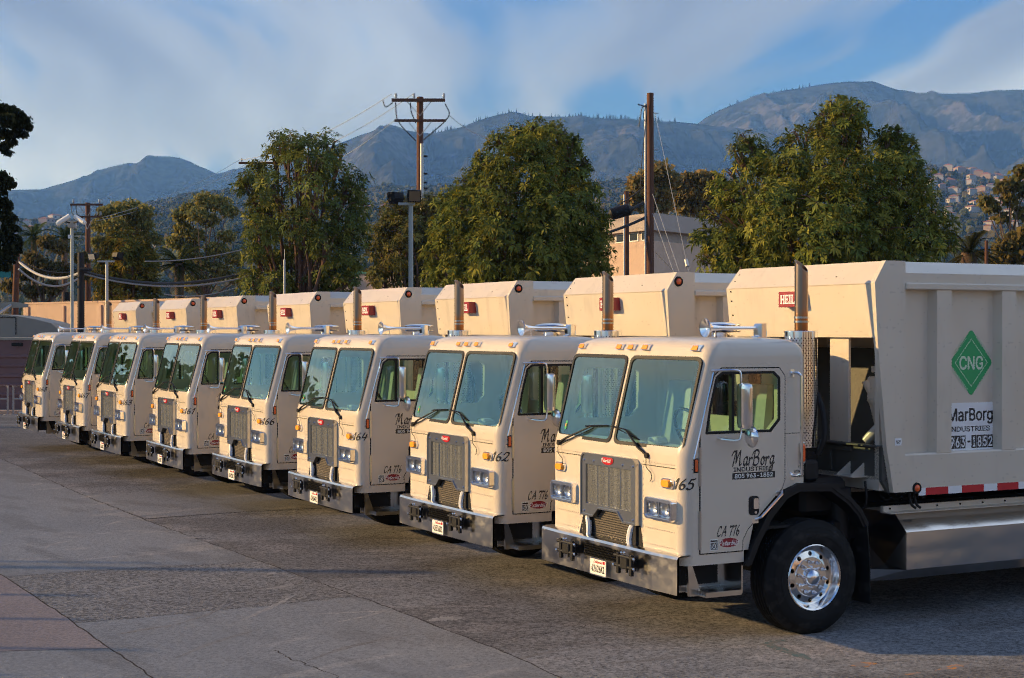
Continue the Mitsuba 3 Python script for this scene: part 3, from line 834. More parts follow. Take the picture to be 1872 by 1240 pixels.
broad_tree('broadleaf_tree', 'small yellowing broadleaf tree behind the floodlight post at the left', 66,
           [(215, 440, 18, 0), (235, 435, 20, 1), (205, 455, 20, 0), (240, 458, 26, -1), (260, 452, 20, 0), (195, 478, 20, 0), (230, 485, 30, -1), (265, 480, 24, 0), (190, 505, 22, 0), (225, 515, 32, -1), (265, 510, 28, 0), (195, 535, 22, 0), (235, 545, 32, -1), (270, 540, 24, 0), (205, 560, 18, 0), (255, 565, 22, 0)],
           232, .26, 2.9, [(.15, .125, .03), (.10, .105, .03), (.22, .15, .03), (.08, .095, .03)], 14, .4)
broad_tree('broadleaf_tree', 'olive green tree behind the grey floodlight column', 68,
           [(720, 395, 28, 0), (750, 385, 28, 1), (785, 380, 26, 0), (705, 425, 28, 0), (745, 425, 34, -1), (785, 420, 30, 0), (695, 460, 26, 0), (730, 465, 34, -1), (775, 465, 34, 0), (700, 500, 28, 0), (740, 505, 32, 0), (780, 505, 30, 0)],
           745, .26, 2.9, [(.14, .135, .04), (.11, .115, .04), (.18, .15, .045)], 15, .4)


def gum_tree(key, label, depth, clumps, base, cols, seed, L=.26, dens=.95, group=None, trunk='m_bark', hang=1.4, r0=.16):
    rg = np.random.default_rng(seed)
    t = thing(key, label, 'tree', group)
    C = np.array([at(x, y, depth + o) for x, y, r, o in clumps])
    Rr = np.array([r / FPX * depth for x, y, r, o in clumps])
    vs, fs, cs, o = [], [], [], 0
    cols = np.asarray(cols)
    for c, r in zip(C, Rr):
        n = int(dens * 700 * r * r) + 60
        v, f = leaf_soup(c[None] + 0 * rg.normal(size=(1, 3)), np.array([r * .92]), n, L, rg, .72, hang)
        vs.append(v)
        fs.append(f + o)
        o += len(v)
        cs.append(np.repeat(cols[rg.integers(0, len(cols), n)] * rg.uniform(.65, 1.35, (n, 1)), 4, 0))
    k = put(f'{t}__crown', trimesh.Trimesh(np.vstack(vs), np.vstack(fs), process=False), 'm_gumleaf', False, color=np.vstack(cs))
    labels[k] = {'kind': 'stuff'}
    b0 = at(base, 601.7, depth)
    b0[2] = 0
    fork = b0 + (C.mean(0) - b0) * [.3, .3, 0] + [0, 0, C[:, 2].min() * .6 + 1]
    limbs = [tube([b0, fork], [r0 * 1.3, r0], 8)]
    for c, r in zip(C, Rr):
        if r < .3:
            continue
        m = fork * .4 + c * .6 + rg.normal(0, .3, 3)
        pl = spline([fork, m, c + [0, 0, r * .4]], 4)
        limbs.append(tube(pl, np.linspace(r0 * .42, .015, len(pl)), 5))
    put(f'{t}__trunk', cat(limbs), trunk, 40)
    return t


OLIVE = [(0.274, 0.252, 0.086), (0.202, 0.209, 0.079), (0.346, 0.281, 0.086), (0.158, 0.18, 0.079)]
RUST = [(0.36, 0.252, 0.094), (0.274, 0.223, 0.094), (0.418, 0.274, 0.101), (0.187, 0.18, 0.086)]
gum_tree('gum_tree', 'tall olive gum tree behind the far left utility pole', 96, [(195, 388, 20, 0), (215, 383, 22, 0), (240, 378, 22, 1), (262, 385, 20, 0), (185, 410, 20, 0), (210, 410, 24, -1), (245, 405, 24, 1), (268, 410, 16, 0), (180, 440, 16, 0), (205, 440, 18, 0), (252, 432, 18, 0), (280, 430, 12, 0), (272, 460, 14, 0), (290, 440, 10, 0)], 235, OLIVE, 31)
gum_tree('gum_tree', 'feathery olive gum tree beside the palm at the left', 100, [(330, 392, 18, 0), (345, 380, 18, 0), (375, 365, 22, 0), (400, 370, 22, 1), (420, 385, 16, 0), (360, 390, 20, -1), (335, 415, 18, 0), (355, 430, 20, 0), (385, 400, 18, 0), (320, 440, 18, 0), (345, 455, 20, 0), (395, 455, 22, 0), (415, 430, 16, 0), (430, 470, 20, 0), (365, 480, 22, 0), (330, 480, 20, 0), (400, 495, 24, 0), (440, 505, 22, 0), (350, 515, 22, 0)], 375, OLIVE, 32)
gum_tree('gum_tree', 'dark olive tree under the left wires beyond the wall', 90, [(60, 470, 18, 0), (85, 440, 18, 0), (110, 450, 18, 0), (50, 500, 18, 0), (80, 485, 22, 0), (110, 490, 20, 0), (150, 470, 16, 0), (60, 530, 18, 0), (95, 525, 18, 0), (150, 500, 18, 0), (20, 520, 18, 0), (12, 490, 16, 0)], 80, [(.15, .125, .05), (.10, .10, .045), (.20, .145, .055)], 33)
gum_tree('gum_tree', 'rust tinged tree left of the tall bare pole above the flat roof', 120, [(1165, 330, 16, 0), (1185, 322, 18, 0), (1205, 310, 20, 0), (1225, 325, 18, 0), (1160, 352, 16, 0), (1190, 350, 22, 0), (1215, 352, 18, 0), (1150, 370, 14, 0), (1180, 375, 16, 0), (1215, 372, 14, 0)], 1195, RUST, 34, .5)
gum_tree('gum_tree', 'rust tinged tree above the flat roof right of the tall bare pole', 124, [(1240, 335, 16, 0), (1258, 325, 16, 0), (1285, 322, 18, 0), (1305, 325, 16, 0), (1240, 360, 16, 0), (1265, 350, 22, 0), (1290, 352, 22, 0), (1250, 375, 16, 0), (1280, 378, 18, 0), (1305, 370, 14, 0)], 1270, RUST, 35, .5)
gum_tree('gum_tree', 'feathery yellow olive tree at the right edge above the hillside houses', 92, [(1835, 340, 14, 0), (1850, 332, 16, 0), (1868, 310, 16, 0), (1880, 345, 20, 0), (1800, 365, 12, 0), (1815, 375, 14, 0), (1845, 360, 16, 0), (1830, 395, 12, 0), (1865, 385, 14, 0), (1900, 330, 22, 0), (1905, 380, 20, 0)], 1850, [(.19, .17, .055), (.15, .14, .055), (.24, .18, .06)], 36, .4, .55)
gum_tree('gum_tree', 'round yellow brown tree at the lower right edge beyond the nearest truck', 78, [(1835, 450, 18, 0), (1855, 435, 18, 0), (1872, 425, 18, 0), (1825, 478, 18, 0), (1850, 465, 22, 0), (1875, 460, 22, 0), (1840, 490, 20, 0), (1870, 490, 22, 0), (1895, 440, 24, 0), (1900, 480, 24, 0)], 1860, [(.24, .17, .05), (.19, .14, .05), (.14, .125, .045)], 37, .38, 1.3)
edge = [(8, 196, 12, 0), (22, 200, 13, 1), (34, 206, 11, 0), (46, 216, 9, 0), (52, 228, 7, 0), (40, 228, 10, 1), (26, 222, 13, 0), (12, 216, 16, -1), (30, 240, 9, 0), (44, 242, 6, 0), (18, 242, 11, 0), (6, 240, 15, 1), (14, 260, 8, 0), (4, 266, 9, 0), (16, 276, 5, 0), (26, 256, 5, 0),
        (4, 318, 11, 0), (16, 326, 8, 0), (22, 334, 5, 0), (8, 336, 10, 0), (2, 346, 8, 0), (4, 366, 13, 0), (14, 372, 9, 0), (10, 390, 14, 1), (22, 396, 8, 0), (16, 410, 12, 0), (28, 414, 7, 0), (12, 428, 15, 0), (28, 432, 9, 0), (36, 440, 6, 0), (20, 448, 13, 0), (32, 454, 7, 0), (8, 462, 15, 1), (22, 470, 8, 0), (6, 484, 11, 0)]
mass = [(-30, 195, 34, 0), (-20, 235, 26, 1), (-70, 175, 46, 0), (-110, 215, 50, -1), (-60, 240, 40, 1), (-150, 165, 46, 0), (-100, 140, 40, 1), (-160, 250, 48, 0), (-40, 290, 26, 0), (-90, 300, 46, 1), (-28, 330, 26, 0), (-70, 350, 42, -1), (-130, 340, 48, 0), (-24, 385, 26, 0), (-60, 410, 40, 1), (-120, 410, 46, 0), (-18, 430, 26, 0), (-50, 465, 38, 0), (-100, 480, 40, 1), (-12, 470, 22, 0), (-170, 380, 44, 0), (-190, 300, 44, 1)]
gum_tree('gum_tree', 'dark drooping tree reaching in at the left edge of the sky', 44, edge + mass, -95, [(.034, .040, .020), (.050, .052, .024), (.024, .030, .016)], 38, .15, 4.6, hang=2.2, r0=.16)
# trees along the street to the left of the picture, mirrored in the windshields
for i, (x, y, s) in enumerate(((7.0, -56, 1.0), (15.5, -58, 1.15), (25.5, -63, 1.2), (37.0, -66, 1.1))):
    rgx = np.random.default_rng(60 + i)
    t = thing('gum_tree', ['dark street tree nearest the corner of the yard, outside the picture to the left', 'dark street tree second from the yard corner, outside the picture', 'wide dark street tree third from the yard corner, outside the picture', 'last dark street tree from the yard corner, outside the picture'][i], 'tree')
    C = np.array([x, y, 0]) + rgx.normal(0, 1, (16, 3)) * [2.2 * s, 2.2 * s, 0] + np.c_[np.zeros(16), np.zeros(16), rgx.uniform(2.2, 6.0 * s, 16)]
    v, f = leaf_soup(C, rgx.uniform(1.0, 1.9, 16) * s, 420, .42, rgx, .8, 1.4)
    k = put(f'{t}__crown', trimesh.Trimesh(v, f, process=False), 'm_gumleaf', False, color=np.repeat(np.array([[.04, .042, .018]]) * rgx.uniform(.5, 1.5, (len(v) // 4, 1)), 4, 0))
    labels[k] = {'kind': 'stuff'}
    put(f'{t}__trunk', cat([tube([(x, y, 0), (x, y, 2.8)], [.25, .18], 8)] + [tube([(x, y, 2.6), c], [.12, .03], 5) for c in C]), 'm_bark', 40)


def palm(label, px, py, depth, n, L, trunk_r, seed, col, droop=1.0):
    rg = np.random.default_rng(seed)
    t = thing('palm_tree', label, 'palm')
    top = at(px, py, depth)
    put(f'{t}__trunk', tube([[top[0], top[1], 0], [top[0], top[1], top[2] * .6], top], [trunk_r * 1.2, trunk_r, trunk_r * 1.1], 10), 'm_bark', 40)
    for i in range(n):
        az = rg.uniform(0, 2 * math.pi)
        el = rg.uniform(-.5, 1.25)
        h = np.array([math.cos(az), math.sin(az), 0])
        d0 = h * math.cos(el) + np.array([0, 0, math.sin(el)])
        Lf = L * rg.uniform(.8, 1.1)
        P = [top + d0 * Lf * q + np.array([0, 0, -.42 * droop * Lf * q * q]) for q in np.linspace(0, 1, 9)]
        v, f = [], []
        for a in range(1, 9):
            tng = P[a] - P[a - 1]
            tng /= np.linalg.norm(tng)
            sd = np.cross(tng, [0, 0, 1.0])
            sd /= np.linalg.norm(sd) + 1e-9
            for s in (1, -1):
                for b in (0, .33, .66):
                    root = P[a - 1] + (P[a] - P[a - 1]) * b
                    ll = Lf * .24 * (1 - .6 * abs(a / 8 - .45))
                    tip = root + sd * s * ll * .8 + tng * ll * .6 + np.array([0, 0, -.25 * ll])
                    k = len(v)
                    v += [root, root + tng * Lf * .03, tip]
                    f += [[k, k + 1, k + 2]]
        fr = cat(trimesh.Trimesh(v, f, process=False), tube(P, np.linspace(.035, .008, 9), 4))
        put(f'{t}__frond', fr, 'm_gumleaf', False, color=np.tile(np.array(col) * rg.uniform(.7, 1.3), (len(fr.vertices), 1)))
    return t


palm('feather palm with arching fronds behind the wires left of the open tree', 328, 482, 84, 30, 2.2, .25, 71, (.05, .065, .025))
palm('stubby date palm beyond the roof of the nearest truck', 1772, 462, 62, 34, 1.5, .28, 72, (.06, .058, .024), .9)
palm('tall feather palm above the wall at the far left', 62, 432, 110, 26, 2.0, .2, 73, (.06, .085, .03))
palm('feather palm behind the camera mast at the left', 118, 436, 112, 26, 1.9, .2, 74, (.05, .07, .028))
# ---------------------------------------------------------------- poles, lights, wires, walls, buildings
mat('m_pole', proc(lambda p, n, uv: mix((.075, .035, .022), (.20, .10, .065), fbm(p.x * 30, p.y * 30, p.z * .8, 3))), .85, spec=.15)
mat('m_darkpole', (.028, .024, .022), .8)
mat('m_galv', (.52, .52, .50), .45, .5)
mat('m_greypaint', (.42, .45, .42), .5)
mat('m_glassball', (.35, .36, .36), .2)
mat('m_wire', (.36, .34, .32), .45, .8) if 'm_wire' not in scene else None
mat('m_cable', (.05, .05, .05), .6)
mat('m_palecable', (.36, .355, .35), .6)


def wall_fn(p, n, uv):
    g = fbm(p.x * .8, p.y * .8, p.z * 1.4, 3)
    st = smoothstep(.55, .8, fbm(p.x * 3, p.y * 3, p.z * .4, 4))
    return mix(mix((.60, .44, .335), (.54, .39, .295), g), (.40, .30, .24), .45 * st)


mat('m_peach', proc(wall_fn), .9, spec=.1)
mat('m_fascia', (.40, .335, .295), .8)
mat('m_teal', (.03, .22, .20), .5)
mat('m_container', proc(lambda p, n, uv: mix((.23, .125, .118), (.17, .095, .092), fbm(p.x * 1.5, p.y * 1.5, p.z * 3, 4))), .7)
mat('m_tan', proc(lambda p, n, uv: mix((.36, .32, .255), (.29, .26, .21), fbm(p.x * 1.2, p.y * 1.2, p.z * 2, 3))), .6)


def vert(px, y0, y1, depth, r, r1=None, n=12):
    a, b = at(px, y0, depth), at(px, y1, depth)
    b[:2] = a[:2]
    return tube([[a[0], a[1], 0 if y1 is None else b[2]], a], [r1 or r, r], n)


def pole_xy(px, depth):
    p = at(px, 601.7, depth)
    return p[0], p[1]


ACR = RGT * [1, 1, 0]


def zpx(py, depth):
    return CAM[2] + (601.7 - py) / FPX * depth


def utility_pole(label, px, top, depth, r, mat_='m_pole', arms=(), lean=0.0, cat_='utility pole'):
    t = thing('utility_pole', label, cat_)
    x, y = pole_xy(px, depth)
    zt = zpx(top, depth)
    put(f'{t}__pole', tube([(x - ACR[0] * lean, y - ACR[1] * lean, 0), (x, y, zt)], [r * 1.25, r], 14), mat_, 40)
    ends = {}
    for j, (xa, xb, py, th, ins) in enumerate(arms):
        z = zpx(py, depth)
        sa_, sb_ = (xa - px) / FPX * depth, (xb - px) / FPX * depth
        fr = -FH * (r + th / 2)
        A, B = np.array([x, y, z]) + ACR * sa_ + fr, np.array([x, y, z]) + ACR * sb_ + fr
        up, fw = np.array([0, 0, th / 2]), FH * th / 2
        put(f'{t}__cross_arm', hull([q + sgn * up + s2 * fw for q in (A, B) for sgn in (1, -1) for s2 in (1, -1)]), mat_)
        br = [tube([np.array([x, y, z]) + ACR * q + fr * 1.2 + [0, 0, -th / 2], np.array([x, y, z - .75]) + fr * .8], .02, 5) for q in (sa_ * .45, sb_ * .45)]
        for bq in br:
            put(f'{t}__brace', bq, 'm_galv')
        for q in ins:
            pt = A + (B - A) * q + [0, 0, th / 2]
            put(f'{t}__insulator', lathe([(.0001, .26), (.05, .25), (.06, .2), (.035, .17), (.075, .13), (.04, .09), (.07, .06), (.02, .04), (.02, 0)], 10, 'z', pt), 'm_glassball', True)
        ends[j] = (A, B)
    return t, np.array([x, y, zt]), ends


tA, topA, eA = utility_pole('tall wooden pole with two cross arms and a grey conduit, between two broadleaf trees', 768, 178, 75, .155, arms=((717, 814, 185, .15, (.08, .42, .98)), (722, 816, 222, .12, ())))
xA, yA = pole_xy(768, 75)
put(f'{tA}__conduit', tube([(xA + ACR[0] * .10 - FH[0] * .19, yA + ACR[1] * .10 - FH[1] * .19, 0), (xA + ACR[0] * .10 - FH[0] * .19, yA + ACR[1] * .10 - FH[1] * .19, zpx(264, 75))], .085, 10), 'm_galv', 40)
for py in (286, 318, 334, 345):
    put(f'{tA}__step', tube([(xA + ACR[0] * .1, yA + ACR[1] * .1, zpx(py, 75)), (xA + ACR[0] * .36, yA + ACR[1] * .36, zpx(py, 75))], .045, 6), 'm_darkpole')
for xa, ya, xm, ym, xb, yb in ((723, 188, 728, 222, 760, 258), (814, 190, 819, 215, 772, 258), (750, 188, 752, 205, 760, 225), (718, 188, 705, 196, 700, 184)):
    put(f'{tA}__jumper', tube(spline([at(xa, ya, 74.7), at(xm, ym, 74.6), at(xb, yb, 74.7)], 6), .028, 5), 'm_cable')
tB, topB, eB = utility_pole('tallest bare wooden pole with a steel conduit, above the flat roofed building', 1188.5, 171, 66, .145)
xB, yB = pole_xy(1188.5, 66)
put(f'{tB}__conduit', tube([(xB - ACR[0] * .2, yB - ACR[1] * .2, 0), (xB - ACR[0] * .2, yB - ACR[1] * .2, zpx(190, 66))], .05, 10), 'm_galv', 40)
for py in (208, 273):
    put(f'{tB}__step', tube([(xB + ACR[0] * .1, yB + ACR[1] * .1, zpx(py, 66)), (xB + ACR[0] * .36, yB + ACR[1] * .36, zpx(py, 66))], .02, 6), 'm_galv')
put(f'{tB}__cable_loop', cat([tube(spline([at(1182, 192, 65.8), at(1174, 198, 65.8), at(1171, 214, 65.8), at(1168, 232, 65.8)], 6), .025, 5), tube(spline([at(1182, 194, 65.8), at(1179, 200, 65.8), at(1176, 212, 65.8), at(1180, 222, 65.8), at(1183, 205, 65.8)], 6), .02, 5), tube([at(1166, 191, 65.8), at(1183, 196, 65.8)], .03, 5)]), 'm_cable')
put(f'{tB}__riser', tube(spline([at(1183, 205, 65.8), at(1178, 250, 65.8), at(1173, 300, 65.8), at(1171, 340, 65.8)], 5), .018, 5), 'm_cable')
tC, topC, eC = utility_pole('wooden pole half hidden in the open broadleaf tree', 477, 300, 108, .16, arms=((438, 505, 299, .14, (.08,)), (462, 500, 338, .12, ())))
tD, topD, eD = utility_pole('wooden pole with a single wide cross arm at the far left', 161, 371, 92, .15, arms=((131, 190, 375, .12, (.1, .9)), (146, 187, 397, .10, (.8, .98))))
for xa in (131, 139, 176, 181):
    put(f'{tD}__jumper', tube(spline([at(xa, 376, 91.8), at(xa + (2 if xa < 150 else -1), 392, 91.8), at(153 if xa < 150 else 168, 400, 91.8)], 5), .022, 5), 'm_cable')
tH, topH, eH = utility_pole('short leaning wooden pole at the left edge holding slack cables', 32, 444, 64, .12, lean=.22)
tK, topK, eK = utility_pole('short black pole between the camera mast and the wooden pole', 148, 462, 58, .12, 'm_darkpole')
put(f'{tK}__cross_arm', tube([np.array([*pole_xy(146, 57.8), zpx(493, 57.8)]), np.array([*pole_xy(168, 57.8), zpx(493, 57.8)])], .07, 6), 'm_darkpole')
tI, topI, eI = utility_pole('thin wooden pole in front of the peach wall, beside the tallest pole', 1145, 350, 80, .13)
put(f'{tI}__conduit', tube([(*pole_xy(1141, 79.7), 0), (*pole_xy(1141, 79.7), zpx(356, 79.7))], .04, 8), 'm_galv', 40)
tP, topP, eP = utility_pole('slim reddish post right of the date palm', 1803, 440, 58, .06)


def catenary(a, b, sag, n=14):
    t = np.linspace(0, 1, n)[:, None]
    return np.asarray(a) * (1 - t) + np.asarray(b) * t - np.array([0, 0, 1]) * (4 * sag * t * (1 - t))


def wire(label, a, b, sag, r, m='m_cable', group=None):
    k = name_for('overhead_wire')
    put(k, tube(catenary(a, b, sag), r, 5), m)
    labels[k] = {'label': label, 'category': 'wire'}
    if group:
        labels[k]['group'] = group


A0, B0 = eA[0]
wire('upper power wire from the double armed pole to the left', A0 + [0, 0, .3], at(437, 293, 108), .6, .015, 'm_palecable')
wire('second power wire from the double armed pole to the left', A0 * .6 + B0 * .4 + [0, 0, .3], at(452, 297, 108), .9, .015, 'm_palecable')
wire('lower wire from the double armed pole to the left', eA[1][0], at(470, 338, 108), .8, .014, 'm_palecable')
wire('power wire running down from the hidden pole to the far left', at(437, 293, 108), at(186, 398, 92), .4, .015, 'm_palecable')
wire('lower power wire from the hidden pole to the far left', at(452, 299, 108), at(176, 404, 92), .5, .015, 'm_palecable')
wire('wire behind the cone shaped tree running to the pole', at(822, 212, 75), at(905, 252, 100), .3, .018, 'm_palecable')
put('telephone_cable', tube(catenary(at(34, 478, 64), at(150, 497, 58), .45), .055, 7), 'm_palecable', 40)
labels['telephone_cable'] = {'label': 'thick slack cable from the short leaning pole to the black pole', 'category': 'cable'}
for j, (xa, ya, xb, yb, sg_, r_, lb) in enumerate(((150, 496, 560, 455, .85, .05, 'thick pale cable sagging from the black pole to the right'), (150, 500, 560, 468, .8, .035, 'thinner pale cable sagging under the thick one'), (34, 492, 148, 506, .5, .04, 'lower slack cable at the left edge'), (34, 476, 148, 494, .25, .02, 'black thin cable at the left edge'), (265, 478, 460, 452, .15, .02, 'taut thin cable crossing in front of the palm'), (300, 538, 470, 510, .3, .018, 'thin wire low over the far truck roofs'))):
    k = put('telephone_cable', tube(catenary(at(xa, ya, 58), at(xb, yb, 60), sg_), r_, 6), 'm_cable' if 'black' in lb else 'm_palecable', 40)
    labels[k] = {'label': lb, 'category': 'cable'}
for j, (xa, ya, xb, yb, lb) in enumerate(((1197, 205, 1250, 455, 'longest stay wire from the tallest pole'), (1193, 355, 1246, 510, 'middle stay wire from the tallest pole'), (1193, 390, 1236, 510, 'shortest stay wire from the tallest pole'), (1199, 462, 1235, 500, 'dark lowest stay wire at the foot of the tallest pole'))):
    k = name_for('stay_wire')
    a, b = at(xa, ya, 65.5), at(xb, yb, 61.5)
    b = b + (b - a) * ((b[2] - 0) / max(a[2] - b[2], .1) if b[2] > 0 else 0)
    put(f'{k}__strand', tube([a, b], .012, 5), 'm_cable' if j == 3 else 'm_palecable')
    if j < 2:
        q = a + (b - a) * (.55 if j == 0 else .70)
        put(f'{k}__insulator', tube([q - (b - a) / np.linalg.norm(b - a) * .17, q + (b - a) / np.linalg.norm(b - a) * .17], .075, 8), 'm_galv', 40)
    labels[k] = {'label': lb, 'category': 'wire'}
for j, (xa, ya, xb, yb) in enumerate(((1085, 402, 1182, 368), (1085, 398, 1180, 340), (1050, 440, 1180, 398))):
    k = put('telephone_cable', tube(catenary(at(xa, ya, 66), at(xb, yb, 66), .12), .06 if j != 1 else .025, 6), 'm_cable', 40)
    labels[k] = {'label': ['black cable with a splice case, left of the tallest pole', 'thin black cable above the splice case', 'thick black cable under the splice case'][j], 'category': 'cable'}
spl = tube([at(1113, 396, 65.6), at(1118, 392, 65.6), at(1150, 383, 65.6), at(1156, 380, 65.6)], [.10, .26, .26, .10], 16)
put('splice_case', spl, 'm_black', 40)
labels['splice_case'] = {'label': 'black barrel shaped splice case hanging beside the tallest pole', 'category': 'splice case'}
wire('thin wire from the cone shaped tree to the thin wooden pole', at(1100, 338, 80), at(1143, 354, 80), .05, .02, 'm_palecable')


def flood(t, c, yaw, tilt, w=.42, h=.34, d=.34):
    """A shoebox floodlight: dark housing that narrows to the back, pale glass at the front."""
    W = T().translate(np.asarray(c).tolist()).rotate([0, 0, 1], yaw).rotate([0, 1, 0], tilt)
    put(f'{t}__floodlight', hull([[d, y * w / 2, z * h / 2] for y in (1, -1) for z in (1, -1)] + [[0, y * w * .34, z * h * .30] for y in (1, -1) for z in (1, -1)] + [[d * .75, y * w / 2, z * h / 2] for y in (1, -1) for z in (1, -1)]), 'm_black', to_world=W)
    put(f'{t}__lamp_glass', box(d, d + .012, -w * .42, w * .42, -h * .42, h * .42), 'm_lens', to_world=W)


def mast(base, label, px, top, depth, r, m='m_greypaint', cat_='light pole'):
    t = thing(base, label, cat_)
    x, y = pole_xy(px, depth)
    put(f'{t}__post', tube([(x, y, 0), (x, y, zpx(top, depth))], [r * 1.1, r], 12), m, 40)
    return t, np.array([x, y, zpx(top, depth)])


FYAW = math.degrees(math.atan2(-FH[1], -FH[0]))
tE, pE = mast('light_pole', 'pale green post with two floodlights in front of the double armed pole', 751, 374, 57, .085)
put(f'{tE}__cap_plate', hull([pE + ACR * q + FH * k + [0, 0, z] for q in (-.46, .14) for k in (-.12, .12) for z in (-.03, .06)]), 'm_greypaint')
flood(tE, pE + ACR * -.42 + [0, 0, .33], FYAW + 215, 12, .55, .42, .42)
flood(tE, pE + ACR * .02 + [0, 0, .36], FYAW + 20, 12, .5, .44, .44)
tG, pG = mast('light_pole', 'thin grey post with two floodlights on a short bar behind the far trucks', 195.5, 478, 55, .055, 'm_galv')
put(f'{tG}__bar', hull([pG + ACR * q + FH * k + [0, 0, z] for q in (-.34, .28) for k in (-.04, .04) for z in (-.03, .03)]), 'm_galv')
flood(tG, pG + ACR * -.36 + [0, 0, .22], FYAW - 30, 15, .34, .22, .26)
flood(tG, pG + ACR * .28 + [0, 0, .24], FYAW + 150, 15, .34, .26, .26)
tF, pF = mast('camera_mast', 'pale mast with two white surveillance cameras above the farthest truck', 131.8, 415, 52, .055, 'm_greypaint', 'camera mast')
put(f'{tF}__junction_box', hull([pF + ACR * q + FH * k + [0, 0, z] for q in (-.12, .14) for k in (-.1, .1) for z in (-.02, .20)]), 'm_galv')
for s, px, py in ((-1, 116, 402), (1, 146, 402)):
    c = at(px, py, 51.6)
    dirn = ACR * s * .8 + np.array([0, 0, -.45]) * (1 if s > 0 else .9) - FH * .4
    if s < 0:
        dirn = -ACR * .75 - np.array([0, 0, .55]) - FH * .3
    dirn = dirn / np.linalg.norm(dirn)
    put(f'{tF}__camera', cat(tube([c - dirn * .24, c + dirn * .22], .085, 6), tube([c + dirn * .2, c + dirn * .27], .06, 10)), 'm_plate')
    put(f'{tF}__camera_arm', tube([c - np.array([0, 0, .05]), pF + [0, 0, .12]], .025, 6), 'm_dark')
put(f'{tF}__relay_box', hull([np.array([*pole_xy(128, 51.8), zpx(433, 51.8)]) + ACR * q + FH * k + [0, 0, z] for q in (-.05, .05) for k in (-.05, .05) for z in (-.06, .06)]), 'm_plate')
put(f'{tF}__relay_box_001', hull([np.array([*pole_xy(124, 51.8), zpx(542, 51.8)]) + ACR * q + FH * k + [0, 0, z] for q in (-.08, .06) for k in (-.08, .08) for z in (-.14, .14)]), 'm_black')
tN, pN = mast('light_pole', 'thin grey post in front of the open broadleaf tree', 520, 475, 52, .035, 'm_galv')
put(f'{tN}__tip', tube([pN, pN + [0, 0, .35]], .012, 6), 'm_galv')


def wall_run(key, label, pts, ztop, thick, m, pil=0, cap_=True):
    k = thing(key, label, 'wall')
    for i, (a, b) in enumerate(zip(pts[:-1], pts[1:])):
        a, b = np.array([*a[:2], 0]), np.array([*b[:2], 0])
        d = (b - a) / np.linalg.norm(b - a)
        nrm = np.array([-d[1], d[0], 0])
        if nrm @ FH > 0:
            nrm = -nrm
        put(f'{k}__panel', hull([q - nrm * e + [0, 0, z] for q in (a, b) for e in (0, thick) for z in (0, ztop)]), m)
        if cap_:
            put(f'{k}__coping', hull([q - nrm * e + [0, 0, z] for q in (a, b) for e in (-.04, thick + .04) for z in (ztop, ztop + .08)]), m)
        L = np.linalg.norm(b - a)
        for j in range(int(L // pil) + 1 if pil else 0):
            c = a + d * min(j * pil, L - .4)
            put(f'{k}__pilaster', hull([c + d * q + nrm * e + [0, 0, z] for q in (0, .42) for e in (-.02, .09) for z in (0, ztop - .1)]), m)
    return k


wall_run('boundary_wall', 'tall peach stucco wall with pilasters behind the far trucks', [at(46, 601, 70), at(180, 601, 65.5), at(330, 601, 60), at(470, 601, 55)], zpx(554, 66), .25, 'm_peach', 3.2)
# peach building behind the open tree, and the flat roofed building
kb = thing('peach_building', 'low peach building with a teal edge glimpsed between two broadleaf trees', 'building')
a, b = at(560, 601, 92), at(860, 601, 88)
hz = lambda q, z: np.array([q[0], q[1], z])
put(f'{kb}__wall', hull([hz(q, z) + FH * e for q in (a, b) for e in (0, 9) for z in (0, zpx(500, 90))]), 'm_peach')
put(f'{kb}__teal_edge', hull([hz(q, z) + FH * e for q in (a, b) for e in (-.15, 9.1) for z in (zpx(500, 90) + .004, zpx(496, 90))]), 'm_teal')
kf = thing('flat_roofed_building', 'flat roofed peach building with a grey fascia and a window band', 'building')
D1 = 84
left_end, corner, right_end = at(1040, 601, 92), at(1192, 601, D1), at(1330, 601, 92)
lo = lambda q, z: np.array([q[0], q[1], z])
zf0, zf1, zw0 = zpx(421, D1), zpx(390, D1), zpx(440, D1)
back = FH * 14
put(f'{kf}__wall', hull([lo(q, z) for q in (left_end, corner, right_end, left_end + back, right_end + back) for z in (0, zw0)]), 'm_peach')
ins = lambda q, d: lo(q, 0) + FH * d
put(f'{kf}__upper_wall', hull([ins(q, .35) + [0, 0, z] for q in (left_end, corner, right_end, left_end + back, right_end + back) for z in (zw0, zf0)]), 'm_fascia')
put(f'{kf}__fascia', hull([lo(q, z) - FH * .35 for q in (left_end - ACR * .4, corner, right_end + ACR * .4, left_end + back - ACR * .4, right_end + back + ACR * .4) for z in (zf0, zf1)]), 'm_fascia')
for u0, u1 in ((.60, .70), (.76, .86), (.90, .97)):
    p0, p1 = left_end + (corner - left_end) * u0, left_end + (corner - left_end) * u1
    nn = np.cross(corner - left_end, [0, 0, 1.0])
    nn /= np.linalg.norm(nn)
    nn = nn if nn @ FH < 0 else -nn
    k = put(f'{kf}__window', hull([lo(q, z) + FH * .35 + nn * e for q in (p0, p1) for e in (0, .06) for z in (zw0 + .05, zf0 - .03)]), 'm_plate')
    q0, q1 = p0 + (p1 - p0) * .1, p0 + (p1 - p0) * .9
    put(f'{k}__pane', hull([lo(q, z) + FH * .35 + nn * e for q in (q0, q1) for e in (.06, .075) for z in (zw0 + .10, zf0 - .08)]), 'm_pane')
for u0, u1 in ((.55, .63), (.68, .80)):
    p0, p1 = corner + (right_end - corner) * u0, corner + (right_end - corner) * u1
    nn = np.cross(right_end - corner, [0, 0, 1.0])
    nn /= np.linalg.norm(nn)
    nn = nn if nn @ FH < 0 else -nn
    put(f'{kf}__window', hull([lo(q, z) + FH * .35 + nn * e for q in (p0, p1) for e in (0, .05) for z in (zw0 + .15, zf0 - .05)]), 'm_pane')

